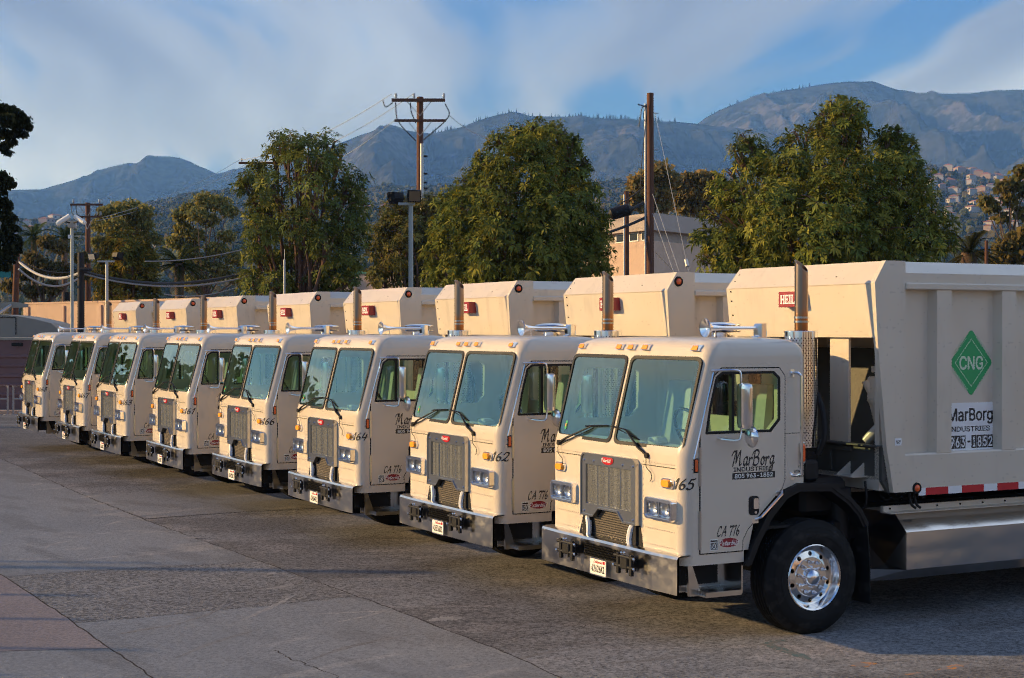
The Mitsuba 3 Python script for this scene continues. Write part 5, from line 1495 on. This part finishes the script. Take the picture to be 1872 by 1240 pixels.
add('limit_number', moved(lx(cat(moved(t, (0, .017, 0)), fr, extrude(sg.box(-.036, .076, .036, .090), .001)), -.648, .845), (0, .0012, 0)), 'm_ink', parent=DR)
rows = [centred(print_text(q, .024, wq), cy=False) for q, wq in (('FIRE', .06), ('EXTINGUISHER', .15), ('INSIDE', .085))]
add('lettering', moved(place(cat([moved(m, (0, -.042 * i, 0)) for i, m in enumerate(rows)]), (0, 0, 0), (-1, 0, 0), (0, 0, 1)), (-1.615, HW + .0012, 1.535)), 'm_ink', parent=CAB)

# inside the cab
for y in (.62, -.62):
    seat = add('seat', cat(box(-1.45, -.98, y - .25, y + .25, 1.42, 1.56, .05), hull([[-1.50, y - .24, 1.5], [-1.50, y + .24, 1.5], [-1.40, y - .24, 1.5], [-1.40, y + .24, 1.5], [-1.60, y - .2, 2.28], [-1.60, y + .2, 2.28], [-1.52, y - .2, 2.28], [-1.52, y + .2, 2.28]])), 'm_seat', 30)
add('dashboard', cat(hull([[-.36, -1.1, 1.70], [-.36, 1.1, 1.70], [-.66, -1.1, 1.74], [-.66, 1.1, 1.74], [-.70, -1.1, 1.35], [-.70, 1.1, 1.35], [-.36, -1.1, 1.3], [-.36, 1.1, 1.3]]), box(-.66, -.52, .30, .46, 1.73, 1.80, .02), box(-1.5, -.7, -.3, .3, 1.0, 1.62, .06)), 'm_dash', 30)
wh = []
for k in range(24):
    t = k / 24 * 2 * math.pi
    wh.append((-.80 + .09 * math.sin(t), .62 + .23 * math.cos(t), 1.86 + .21 * math.sin(t)))
add('steering_wheel', cat(tube(wh + wh[:1], .016, 7, False), cyl((-.80, .40, 1.86), (-.80, .84, 1.86), .012, 6), cyl((-.80, .62, 1.86), (-.70, .62, 1.66), .03, 8)), 'm_black', 40)
add('floor', box(-1.64, -.36, -1.12, 1.12, .985, 1.01), 'm_dark', parent=CAB)

# entry steps
for s in (1, -1):
    y0, y1 = sorted((s * .84, s * 1.165))
    stp = add('entry_step', cat(prism([(-.47, .715), (-.515, .715), (-.605, .47), (-.605, .425), (-.49, .425)], 'y', *sorted((s * 1.02, s * 1.05))), box(-.975, -.59, y0, y1, .422, .434), box(-.975, -.59, *sorted((s * 1.155, s * 1.165)), .422, .468), box(-.985, -.97, y0, y1, .44, .715), box(-.97, -.5, *sorted((s * .84, s * .85)), .43, .72)), 'm_alu')
    add('tread', cat([box(-.965 + i * .025, -.952 + i * .025, y - .01, y + .01, .434, .466) for i in range(15) for y in np.arange(y0 + .02, y1 - .01, .042)]), 'm_alu', parent=stp, kind='stuff')

# roof: trumpet horn, and a round chrome cap behind the cab
horn = add('air_horn', cat(lathe([(.084, 0), (.086, -.006), (.078, -.012), (.05, -.04), (.032, -.08), (.022, -.14), (.016, -.22), (.013, -.58), (.0001, -.59)], 22, 'x', (-.775, .87, 2.812)), lathe([(.082, -.004), (.03, -.03), (.0001, -.035)], 22, 'x', (-.775, .87, 2.812))), 'm_chrome', 40)
add('diaphragm', hull([[x, .87 + a, 2.785 + c] for x, k in ((-1.345, .6), (-1.375, 1), (-1.425, 1), (-1.445, .7)) for a in (-.055 * k, .055 * k) for c in (-.06 * k, .068 * k)]), 'm_chrome', 20, horn)
add('bracket', cat(cyl((-.90, .87, 2.715), (-.90, .87, 2.80), .007, 6), box(-.93, -.87, .84, .90, 2.705, 2.72)), 'm_chrome', parent=horn)
add('pad', box(-1.44, -1.33, .82, .92, 2.70, 2.735, .006), 'm_chrome', parent=horn)
cap = add('intake_cap', lathe([(.0001, .03), (.12, .026), (.19, .012), (.205, .0), (.19, -.012), (.06, -.016), (.06, -.045), (.19, -.05), (.205, -.062), (.19, -.075), (.10, -.08), (.095, -.30), (.0001, -.30)], 26, 'z', (-1.93, -.5, 2.845)), 'm_chrome', 40)
add('post', cyl((-1.93, -.5, 1.9), (-1.93, -.5, 2.6), .085, 16), 'm_black', 40, cap)

# exhaust
ex = add('exhaust', cyl((-1.95, .76, 1.5), (-1.95, .76, 1.75), .07, 16), 'm_dark', 40)
sh = []
R, C0, ZS = .152, (-1.95, .768), (1.685, 2.785)
shp = lathe([(R, ZS[0]), (R + .004, ZS[0] + .005), (R + .004, ZS[1] - .005), (R, ZS[1]), (R - .01, ZS[1]), (R - .01, ZS[0]), (R, ZS[0])], 36, 'z', (C0[0], C0[1], 0))
shield = add('heat_shield', shp, 'm_chrome', 40, ex)
holes = []
for i in range(30):
    for j in range(44):
        t = 2 * math.pi * (i + .5 * (j % 2)) / 30
        z = ZS[0] + .012 + (ZS[1] - ZS[0] - .07) * (j + .5) / 44
        if math.cos(t - 1.0) < -.3:
            continue
        c = np.array([C0[0] + (R + .0052) * math.cos(t), C0[1] + (R + .0052) * math.sin(t), z])
        a, bb = np.array([-math.sin(t), math.cos(t), 0]) * .0075, np.array([0, 0, .0085])
        holes.append(trimesh.Trimesh([c + a, c + bb, c - a, c - bb], [[0, 1, 2], [0, 2, 3]], process=False))
add('perforation', cat(holes), 'm_dark', parent=ex, kind='stuff')
r = .0635
ang = np.arange(24) / 24 * 2 * math.pi
pv, pf = [], []
for k, a in enumerate(ang):
    for rr_, zt in ((r, 0), (r - .004, 0)):
        y = .772 + rr_ * math.sin(a)
        x = -1.95 + rr_ * math.cos(a)
        q = ((x + 1.95) * .45 - (y - .772) * .9) / r
        pv += [[x, y, 2.70], [x, y, 3.405 + .055 * q - .02 * (q < -.5) * (abs(q) - .5)]]
for k in range(24):
    m_ = (k + 1) % 24
    pf += [[4 * k, 4 * m_, 4 * m_ + 1], [4 * k, 4 * m_ + 1, 4 * k + 1], [4 * k + 2, 4 * m_ + 3, 4 * m_ + 2], [4 * k + 2, 4 * k + 3, 4 * m_ + 3], [4 * k + 1, 4 * m_ + 1, 4 * m_ + 3], [4 * k + 1, 4 * m_ + 3, 4 * k + 3]]
add('stack_pipe', trimesh.Trimesh(pv, pf, process=False), 'm_stack', 35, ex, label='straight exhaust pipe with slanted tip, browned by heat near its foot')
add('clamp', cat([lathe([(r, 0), (r + .006, .002), (r + .006, .02), (r, .022)], 20, 'z', (-1.95, .772, z)) for z in (2.86, 2.90)], [box(-1.96, -1.94, .69, .708, 2.85, 2.93)]), 'm_steel', 40, ex)

# chassis, engine block, hoses, fender, wheels
add('chassis', cat(box(-9.3, -.30, .36, .46, .78, 1.06), box(-9.3, -.30, -.46, -.36, .78, 1.06), box(-.9, -.35, -.9, .9, .50, .72), box(-1.0, -.30, -1.05, 1.05, .72, .80), cyl((-1.76, -.95, .52), (-1.76, .95, .52), .07), box(-1.70, -1.0, -.62, .62, .85, 1.35), [cyl((x, -.9, .52), (x, .9, .52), .09) for x in (-6.6, -7.95)], [box(x, x + .12, -.4, .4, .8, 1.0) for x in (-3, -4.5, -6, -7.3, -9)]), 'm_dark')
add('air_cleaner', cat(lathe([(.0001, 2.66), (.20, 2.66), (.22, 2.64), (.22, 1.7), (.0001, 1.7)], 24, 'z', (-2.06, .16, 0)), cyl((-2.06, -.14, 2.0), (-1.93, -.5, 2.0), .08)), 'm_black', 30)
add('engine', cat(box(-2.3, -1.74, -.55, .62, .95, 1.62, .04), box(-2.35, -1.8, .55, .98, 1.05, 1.40, .05), box(-1.98, -1.78, .70, 1.02, 1.38, 1.58, .03), cyl((-2.25, .95, .55), (-2.25, .95, 1.30), .12, 16), box(-2.55, -2.1, .5, 1.05, .80, 1.02, .03)), 'm_black', 30)
hs = [tube([(-2.1, .62, 1.55), (-2.05, .60, 1.9), (-2.12, .56 + .03 * k, 2.3), (-2.2 - .05 * k, .50, 2.7)], .02, 8, smoothpts=6) for k in range(3)]
hs.append(tube([(-2.0, .95, 1.62), (-2.06, .98, 1.8), (-2.10, .9, 2.05), (-2.06, .80, 2.3)], .028, 8, smoothpts=6))
add('hose', cat(hs, [tube([(-2.5, 1.04, 1.36), (-2.5, 1.06, 1.2), (-2.49, 1.05, 1.12), (-2.47, 1.0, 1.08)], .012, 7, smoothpts=4)]), 'm_black', 40)
fo = [(-.992, .70), (-1.09, .905), (-1.235, 1.135), (-1.42, 1.318), (-1.57, 1.378), (-1.95, 1.362), (-2.16, 1.225), (-2.29, 1.10), (-2.36, .98)]
fi = [(x * .94 - .106, .52 + (z - .52) * .935) for x, z in fo]
for s in (1, -1):
    lo, hi = sorted((s * .86, s * 1.225))
    fd = add('fender', cat(prism(fo + fi[::-1], 'y', lo, hi), prism(sg.LineString(fo).buffer(.02, quad_segs=2), 'y', *sorted((s * 1.17, s * 1.235)))), 'm_black', 25)
    add('fender_bolt', cat([lathe([(.0001, .006), (.009, .004), (.011, 0)], 8, 'z', (x, s * 1.10, z + .012)) for x, z in ((-2.0, 1.335), (-2.08, 1.285), (-2.15, 1.24), (-2.22, 1.17))]), 'm_chrome', parent=fd, kind='stuff')
    mf = [(-2.36, 1.0), (-2.395, .62), (-2.40, .23), (-2.41, .23), (-2.405, .62), (-2.375, 1.0)]
    add('mud_flap', prism(mf, 'y', lo, hi), 'm_rubber')


def wheel(x, yo, s, dish):
    """Tyre, polished rim with ten hand holes, nuts and hub; yo is the outer face, s the side it faces."""
    RT, RR = .530, .302
    W = .30
    prof = [(RR, 0.006), (RR + .012, .012), (RR + .05, .024), (RR + .10, .026), (RR + .15, .014), (RT - .048, -.006), (RT - .03, -.02), (RT - .006, -.036), (RT, -.045)]
    for k in range(4):
        c = -.045 - (W - .09) * (k + 1) / 5
        prof += [(RT, c + .010), (RT - .014, c + .007), (RT - .014, c - .007), (RT, c - .010)]
    prof += [(RT, -W + .045), (RT - .03, -W + .02), (RT - .15, -W - .014), (RR, -W)]
    ty = lathe(prof, 56, 'y')
    lug = []
    for k in range(72):
        t = 2 * math.pi * k / 72
        bx = box(-.012, .012, -.012, .004, RT - .034, RT - .004)
        bx.apply_transform(trimesh.transformations.rotation_matrix(t, [0, 1, 0]))
        lug.append(moved(bx, (0, -.018, 0)))
    letters = [lathe([(.46, .021), (.462, .0225), (.464, .021)], 40, 'y'), lathe([(.385, .029), (.387, .0305), (.389, .029)], 40, 'y')]
    d = -.062 if dish else -.15
    rim = [(RR + .002, .004), (RR + .004, .012), (RR - .004, .018), (RR - .018, .010), (RR - .026, -.008), (RR - .034, -.03), (RR - .048, d + .004), (RR - .062, d), (.200, d + .010), (.180, d + .014), (.176, d + .018), (.100, d + .019), (.0001, d + .019)]
    back = [(.0001, d - .02), (.20, d - .02), (RR - .05, d - .03), (RR - .02, -.20), (RR + .002, -.22), (RR + .002, .004)]
    rm = lathe(rim + back, 60, 'y')
    try:
        mm = man(trimesh.Trimesh(rm.vertices, rm.faces, process=True))
        mm = mm if mm.volume() > 0 else man(trimesh.Trimesh(rm.vertices, rm.faces[:, ::-1], process=True))
        for k in range(10):
            t = 2 * math.pi * (k + .5) / 10
            mm = mm - man(cyl((.214 * math.cos(t), d - .06, .214 * math.sin(t)), (.214 * math.cos(t), d + .06, .214 * math.sin(t)), .0215, 18))
        rm = tm(mm) if mm.volume() > 0 else rm
    except Exception:
        pass
    dome = [(.0001, d + .095), (.03, d + .092), (.055, d + .082), (.074, d + .062), (.082, d + .04), (.084, d + .015), (.0001, d + .014)]
    hub = lathe(dome, 30, 'y')
    hubnuts = [lathe([(.0001, d + .05), (.006, d + .049), (.008, d + .04), (.008, d + .02)], 8, 'y', (.096 * math.cos(a), 0, .096 * math.sin(a))) for a in np.arange(8) / 8 * 2 * math.pi]
    nuts = []
    for k in range(10):
        t = 2 * math.pi * (k + .25) / 10
        nuts.append(lathe([(.0001, d + .078), (.008, d + .074), (.0125, d + .058), (.014, d + .036), (.018, d + .032), (.0195, d + .026), (.0001, d + .026)], 14, 'y', (.1425 * math.cos(t), 0, .1425 * math.sin(t))))
    fix = (lambda m: moved(m, (x, yo, .522))) if s > 0 else (lambda m: moved(mirror_y(m), (x, yo, .522)))
    wl = add('wheel', fix(cat(ty, letters)), 'm_rubber', 35)
    add('rim', fix(rm), 'm_polished', 30, wl)
    add('hub_cap', fix(cat(hub, hubnuts)), 'm_chrome', 40, wl)
    for q in nuts if (s > 0 and dish) else [cat(nuts)]:
        add('wheel_nut', fix(q), 'm_chrome', 40, wl)
    add('brake_drum', fix(cyl((0, d - .30, 0), (0, d - .07, 0), .20, 20)), 'm_dark', 40, wl)


for s in (1, -1):
    wheel(-1.76, s * 1.20, s, True)
for x in (-6.6, -7.95):
    for s in (1, -1):
        wheel(x, s * 1.20, s, False)

# refuse body: hopper hood, side plates, ribbed walls, roof
X0, XB = -2.83, -9.1
core = man(box(XB, -2.60, -1.12, 1.12, 1.27, 3.30)) - man(box(-3.75, -2.5, -1.06, 1.06, 1.40, 3.27)) - man(box(-3.75, -2.5, -1.06, 1.06, 1.40, 2.73))
BODY = add('body', tm(core), 'm_body')
add('roof', prism([(-1.2, 3.24), (-1.2, 3.335), (-1.0, 3.452), (1.0, 3.452), (1.2, 3.335), (1.2, 3.24)], 'x', XB, X0), 'm_body', parent=BODY)
for s in (1, -1):
    lo, hi = sorted((s * 1.115, s * 1.24))
    add('top_rail', box(XB, X0, lo, hi, 3.178, 3.24, .008), 'm_body', parent=BODY)
    lo, hi = sorted((s * 1.10, s * 1.222))
    add('lower_rail', prism([(1.255, 1.10), (1.255, 1.222), (1.60, 1.222), (1.618, 1.205), (1.618, 1.10)] if 0 else [(lo, 1.255), (hi, 1.255), (hi, 1.60), (hi - .012, 1.617), (lo + .012, 1.617), (lo, 1.60)], 'x', XB, X0), 'm_body', 20, BODY)
    for k in range(7):
        xa = -3.20 - .848 * k
        lo2, hi2 = sorted((s * 1.10, s * 1.225))
        add('rib', hull([[xx, yy, zz] for zz in (1.612, 3.185) for xx, yy in ((xa, s * 1.11), (xa - .028, s * 1.222), (xa - .215, s * 1.222), (xa - .243, s * 1.11))]), 'm_body', parent=BODY)
    plate = [(-2.69, 1.255), (-2.602, 1.70), (-2.49, 2.72), (-2.457, 3.24), (-2.59, 3.447), (-2.832, 3.447), (-2.832, 1.255)]
    lo, hi = sorted((s * 1.165, s * 1.222))
    if s < 0:
        plate = [(-2.69, 1.255), (-2.66, 1.70), (-2.63, 2.72), (-2.63, 3.30), (-2.70, 3.43), (-2.832, 3.43), (-2.832, 1.255)]
    sp = add('side_plate', prism(plate, 'y', lo, hi), 'm_body')
    if s > 0:
        ml = add('marker_light', cat(lathe([(.0001, .022), (.02, .020), (.034, .012), (.038, .002)], 18, 'y', (-2.61, hi, 3.34))), 'm_orange', True, sp, only='others')
        add('marker_grommet', lathe([(.034, .004), (.04, .014), (.054, .012), (.058, 0)], 22, 'y', (-2.61, hi, 3.34)), 'm_rubber', 40, sp, only='others')
hood = [(-2.555, 2.735), (-2.50, 3.235), (-2.675, 3.447), (-2.845, 3.447), (-2.845, 3.40), (-2.70, 3.40), (-2.56, 3.225), (-2.61, 2.735)]
hd = add('hood', cat(prism(hood, 'y', -1.20, 1.163), prism([(-2.56, 2.735), (-2.505, 3.232), (-2.68, 3.44), (-2.84, 3.44), (-2.84, 2.735)], 'y', -1.205, -1.19)), 'm_body')
add('hood_trim', cat(prism([(-2.50, 3.225), (-2.494, 3.235), (-2.67, 3.449), (-2.68, 3.447), (-2.506, 3.237)], 'y', -1.16, 1.16), box(-2.60, -2.557, -1.16, 1.16, 2.722, 2.74)), 'm_body', parent=hd)
hb = []
for x, y, z in [(-2.515, 1.13, q) for q in (2.80, 2.95, 3.1)] + [(-2.53, -1.12, q) for q in (2.80, 2.95, 3.1, 3.2)] + [(-2.62, -1.12, 3.38), (-2.56, 1.13, 3.31), (-2.56, -1.12, 3.31), (-2.62, 1.13, 3.38), (-2.56, .55, 3.31)]:
    xs = -2.555 + (z - 2.735) * .11 if z < 3.235 else -2.50 - (z - 3.235) * .825
    hb.append(lathe([(.0001, .008), (.008, .006), (.012, -.01)], 8, 'x', (xs + .002, y, z)))
add('hood_bolt', cat(hb), 'm_dark', True, hd, kind='stuff')
sc_ = []
for y_, z_, l_, s_ in ((.25, 3.36, .05, .5), (-.62, 3.37, .03, .7), (.62, 3.30, .02, -.4), (-.1, 3.34, .025, .2), (.9, 3.40, .03, 1.2)):
    f_ = lambda q: (-2.50 - (q - 3.235) * .825 + .0015)
    sc_.append(hull([[f_(z_ + t_ * l_) + e_, y_ + s_ * t_ * l_ + w_, z_ + t_ * l_] for t_ in (-1, 1) for w_ in (-.003, .003) for e_ in (-.002, .002)]))
add('scratch', cat(sc_), 'm_dark', parent=hd, kind='stuff')
SGN = add('maker_sign', box(-2.54, -2.405, -.17, .13, 3.022, 3.178, .004), 'm_darkred', parent=hd, label='small red sign with white slab letters')


def slab(ch):
    B = lambda *a: sg.box(*a)
    if ch == 'H':
        return unary_union([B(.05, 0, .25, 1), B(.55, 0, .75, 1), B(.2, .42, .6, .58), B(0, 0, .32, .13), B(0, .87, .32, 1), B(.48, 0, .8, .13), B(.48, .87, .8, 1)]), .88
    if ch == 'E':
        return unary_union([B(.05, 0, .25, 1), B(0, 0, .66, .14), B(0, .86, .66, 1), B(.2, .43, .5, .57), B(.54, 0, .66, .28), B(.54, .72, .66, 1), B(.44, .34, .52, .66)]), .74
    if ch == 'I':
        return unary_union([B(.08, 0, .28, 1), B(0, 0, .36, .13), B(0, .87, .36, 1)]), .44
    return unary_union([B(.05, 0, .25, 1), B(0, 0, .64, .14), B(0, .87, .34, 1), B(.52, 0, .64, .3)]), .7


gl, xx = [], 0
for ch in 'HEIL':
    g, w = slab(ch)
    gl.append(sa.translate(g, xx, 0))
    xx += w
g = sa.affine_transform(unary_union(gl), [.235 / xx, 0, 0, .092, 0, 0])
add('sign_letters', moved(place(centred(extrude(g, .002)), (0, 0, 0), (0, 1, 0), (0, 0, 1)), (-2.4048, -.02, 3.10)), 'm_white', parent=hd)

# hopper behind the cab: lower front panel, column, arm cylinder, cross beam
HP = add('hopper', cat(box(-2.66, -2.60, -1.16, 1.163, 1.365, 1.695, .004), hull([[x, y, z] for y in (-1.1, 1.163) for x, z in ((-2.60, 1.362), (-2.66, 1.362), (-2.68, 1.25), (-2.74, 1.25))]), box(-2.60, -2.575, .15, .74, 1.62, 1.665, .003), box(-2.60, -2.58, .40, .44, 1.42, 1.62), box(-2.62, -2.54, -1.16, 1.163, 1.685, 1.70)), 'm_hopper')
for y_ in (.385, -.70):
    add('column', box(-2.64, -2.61, y_, y_ + .287, 1.70, 2.735, .004), 'm_body', parent=HP)
add('gusset', cat([hull([[x, y, z] for y in (yy, yy + .012) for x, z in ((-2.60, 1.39), (-2.42, 1.39), (-2.60, 1.52))]) for yy in (.70, .90)], [box(-2.60, -2.42, .66, .95, 1.385, 1.396)]), 'm_body', parent=HP)
add('ram', cat(cyl((-2.85, .75, 2.15), (-3.15, 1.00, 1.5), .075, 16), cyl((-2.80, .70, 2.3), (-2.85, .75, 2.15), .045, 12), cyl((-2.72, .80, 1.72), (-2.80, 1.02, 1.95), .05, 12)), 'm_body', 40, HP)
add('cross_beam', cat(box(-3.05, -2.80, .70, 1.06, 2.08, 2.34, .02), hull([[x, y, z] for y in (.74, 1.05) for x, z in ((-2.8, 2.10), (-3.0, 2.10), (-2.9, 1.78), (-3.0, 1.78))]), box(-3.1, -2.85, .72, 1.06, 2.38, 2.44)), 'm_body', parent=HP)
add('packer_plate', hull([[x, y, z] for y in (-1.05, 1.05) for x, z in ((-3.3, 1.41), (-3.4, 1.41), (-3.6, 2.6), (-3.72, 2.6))]), 'm_hopper', parent=HP)
add('valve_block', cat(box(-2.95, -2.72, .98, 1.06, 1.42, 1.75), [cyl((-2.72, .96 + .03 * k, 1.70), (-2.72, .96 + .03 * k, 1.9), .01, 6) for k in range(3)]), 'm_black', parent=HP)

# running gear under the body side
for s in (1, -1):
    tk = add('tank_cover', hull([[x, y * s, z] for x, k in ((-2.87, 0), (-6.0, 0)) for y, z in ((1.2, .868), (1.03, 1.035), (.55, 1.035), (.55, .40), (1.06, .40), (1.2, .512))] + [[-2.78, s * .6, .8], [-2.78, s * 1.0, .55]]), 'm_alu')
    add('front_lip', hull([[-2.865, s * 1.2, .512], [-2.865, s * 1.06, .40], [-2.5, s * 1.0, .40], [-2.44, s * 1.02, .53], [-2.60, s * .7, .47]]), 'm_alu', parent=tk)
    lo, hi = sorted((s * .96, s * 1.0))
    rl = add('side_rail', cat(box(-9.0, -2.76, lo, hi, 1.045, 1.102), box(-9.0, -2.76, *sorted((s * .96, s * 1.10)), 1.036, 1.044)), 'm_body')
    add('rail_bolt', cat([lathe([(.0001, .01), (.009, .008), (.011, 0)], 6, 'y', (-2.84 - .3 * k, s * 1.0, 1.075)) if s > 0 else box(-2.85 - .3 * k, -2.83 - .3 * k, -1.01, -1.0, 1.065, 1.085) for k in range(20)]), 'm_dark', parent=rl, kind='stuff')
add('tailgate', box(XB - .5, XB, -1.2, 1.2, 1.0, 3.4, .06), 'm_body')
hs2 = [tube([(-2.75 - .1 * k, .9, 1.27), (-2.8 - .12 * k, .98, 1.16), (-2.95 - .1 * k, .96, 1.20), (-3.1 - .1 * k, 1.02, 1.25)], .013, 6, smoothpts=4) for k in range(5)] + [tube([(-3.0 - .06 * k, 1.08, 1.25), (-3.02 - .06 * k, 1.1, 1.12), (-3.06 - .06 * k, 1.12, 1.08)], .014, 6, smoothpts=3) for k in range(2)]
add('brake_hose', cat(hs2), 'm_black', 40)
k = 0
x = -3.012
tl = add('reflective_tape', box(-8.9, -3.0, 1.2215, 1.2235, 1.214, 1.285), 'm_white', label='red and white reflective strip along the lower edge', only='near')
x -= .075
for k in range(13):
    add('red_stripe', box(x - .285, x, 1.2225, 1.2245, 1.214, 1.285), 'm_red', parent=tl, only='near')
    x -= .285 + .178
lp = add('lower_lamp', lathe([(.0001, .022), (.018, .020), (.032, .012), (.036, .002)], 18, 'y', (-2.975, 1.222, 1.287)), 'm_orange', True, only='near')
add('lamp_grommet', lathe([(.032, .004), (.038, .014), (.05, .012), (.053, 0)], 20, 'y', (-2.975, 1.222, 1.287)), 'm_rubber', 40, lp, only='near')
sx = lambda m, x, y, z: moved(place(m, (0, 0, 0), (-1, 0, 0), (0, 0, 1)), (x, y, z))
dm = sa.rotate(rrect(-.236, .236, -.236, .236, .04), 45, origin=(0, 0))
dm = sa.scale(dm, .845, 1.0, origin=(0, 0))
gs = add('fuel_sign', sx(extrude(dm, .002), -3.765, 1.1205, 2.472), 'm_green', label='green diamond sign marking the fuel', only='near')
inn = sa.scale(sg.Polygon([(0, .275), (.25, 0), (0, -.275), (-.25, 0)]), .86, .86)
add('sign_border', sx(extrude(inn.difference(sa.scale(inn, .965, .965)), .001), -3.765, 1.1229, 2.472), 'm_greenlight', parent=gs, only='near')
t = centred(print_text('CNG', .125, .31, True))
add('sign_text', sx(t, -3.765, 1.1229, 2.470), 'm_greenlight', parent=gs, only='near')
eg = []
sl_ = math.atan2(.275, .25)
for txt, cx_, cy_, a_ in (('POWERED BY 100%', .158, .168, -sl_), ('THIS VEHICLE', -.158, .168, sl_), ('NATURAL GAS', .158, -.168, sl_), ('CLEANER BURNING', -.158, -.168, -sl_)):
    q = centred(print_text(txt, .030, {'P': .285, 'T': .225, 'N': .21, 'C': .285}[txt[0]]))
    q.apply_transform(trimesh.transformations.rotation_matrix(a_, [0, 0, 1]))
    eg.append(moved(q, (cx_ * .97, cy_ * .97, 0)))
add('sign_edge_text', sx(cat(eg), -3.765, 1.1229, 2.472), 'm_greenlight', parent=gs, only='near')
cs = add('company_sign', sx(extrude(rrect(-.34, .325, -.235, .235, .008), .003), -3.752, 1.1205, 1.845), 'm_white', label='white panel with black company lettering', only='near')
add('sign_name', sx(moved(print_text('MarBorg', .118, .585, True), (-.285, .06, 0)), -3.752, 1.1236, 1.845), 'm_ink', parent=cs, only='near')
add('sign_line', sx(moved(print_text('INDUSTRIES', .048, .545, True), (-.285, -.045, 0)), -3.752, 1.1236, 1.845), 'm_ink', parent=cs, only='near')
bx = []
for i, ch in enumerate('963-1852'):
    xa = -.272 + i * .072
    if ch == '-':
        bx.append(extrude(sg.box(xa + .018, -.155, xa + .058, -.138), .0015))
        continue
    bx.append(extrude(sg.box(xa, -.212, xa + .067, -.085), .0012))
for q in bx:
    add('number_tile', sx(q, -3.752, 1.1236, 1.845), 'm_ink', parent=cs, only='near')
dg = []
for i, ch in enumerate('963-1852'):
    if ch != '-':
        dg.append(moved(centred(print_text(ch, .095, .032 if ch == '1' else .048, True)), (-.272 + i * .072 + .0335, -.149, .0015)))
for q in dg:
    add('number_digit', sx(q, -3.752, 1.1236, 1.845), 'm_white', parent=cs, only='near')
rt = add('route_sticker', sx(extrude(sg.box(-.04, -.035, .04, .035), .0015), -2.745, 1.2222, 1.735), 'm_white', only='near')
add('sticker_print', sx(moved(centred(brush('165', .03, .09)[0]), (0, 0, .0016)), -2.745, 1.2222, 1.735), 'm_ink', parent=rt, only='near')


def unit_number(txt):
    """The unit number in brush strokes, bent round the front corner of the cab."""
    m, w = brush(txt, .092, .095, .2)
    v = np.array(m.vertices)
    v[:, 0] *= .215 / (v[:, 0].max() - v[:, 0].min())
    m = trimesh.Trimesh(v, m.faces, process=False)
    m = m.subdivide()
    v = np.array(m.vertices)
    s = v[:, 0] + 1.052
    flat = HW - .12
    th = np.clip((s - flat) / .12, 0, None)
    rad = .1215 + v[:, 2]
    x = np.where(s < flat, -.330 + .0015 + v[:, 2], -.330 - .12 + rad * np.cos(th))
    x = np.where(s < flat, np.maximum(x, -.322 + .0015 + v[:, 2] - .008 * s / flat), x)
    y = np.where(s < flat, s, flat + rad * np.sin(th))
    return trimesh.Trimesh(np.c_[x, y, v[:, 1] + 1.393], m.faces, process=False)


def plate_number(txt):
    t = centred(print_text(txt, .064, .235, True), cy=False)
    return moved(place(t, (0, 0, 0), (0, 1, 0), (0, 0, 1)), (-.1845, PY, .515))


ROW = [('165', '42626K1', (0, 0), 'nearest, with the green diamond sign'),
       ('162', '42536K1', (.093, -3.362), 'second nearest in the row'),
       ('164', '42604K1', (.252, -6.927), 'third nearest in the row'),
       ('166', '42625K1', (.249, -10.544), 'fourth nearest in the row'),
       ('161', '42535K1', (.474, -13.879), 'fifth along the row'),
       ('163', '42603K1', (.668, -17.372), 'sixth along the row'),
       ('167', '42627K1', (.713, -20.699), 'next to last at the far end of the row'),
       ('168', '42628K1', (.834, -24.487), 'last at the far end of the row')]
for i, (num, plt, (ox, oy), where) in enumerate(ROW):
    kk = thing('garbage_truck', f'cream garbage truck numbered {num}, {where}', 'garbage truck', 'garbage trucks parked side by side')
    W = T().translate([ox, oy, 0]).rotate([0, 0, 1], (0, .25, -.2, .3, -.3, .15, -.25, .2)[i])
    for name, ply, lab, kind, only in PARTS:
        if (only == 'near' and i) or (only == 'others' and not i):
            continue
        key = f'{kk}__{name}'
        scene[key] = {**ply, 'to_world': W}
        e = {}
        if lab:
            e['label'] = lab
        if kind:
            e['kind'] = kind
        if e:
            labels[key] = e
    put(f'{kk}__unit_number', unit_number(num), 'm_ink', to_world=W)
    put(f'{kk}__license_plate__plate_number', plate_number(plt), 'm_ink', to_world=W)
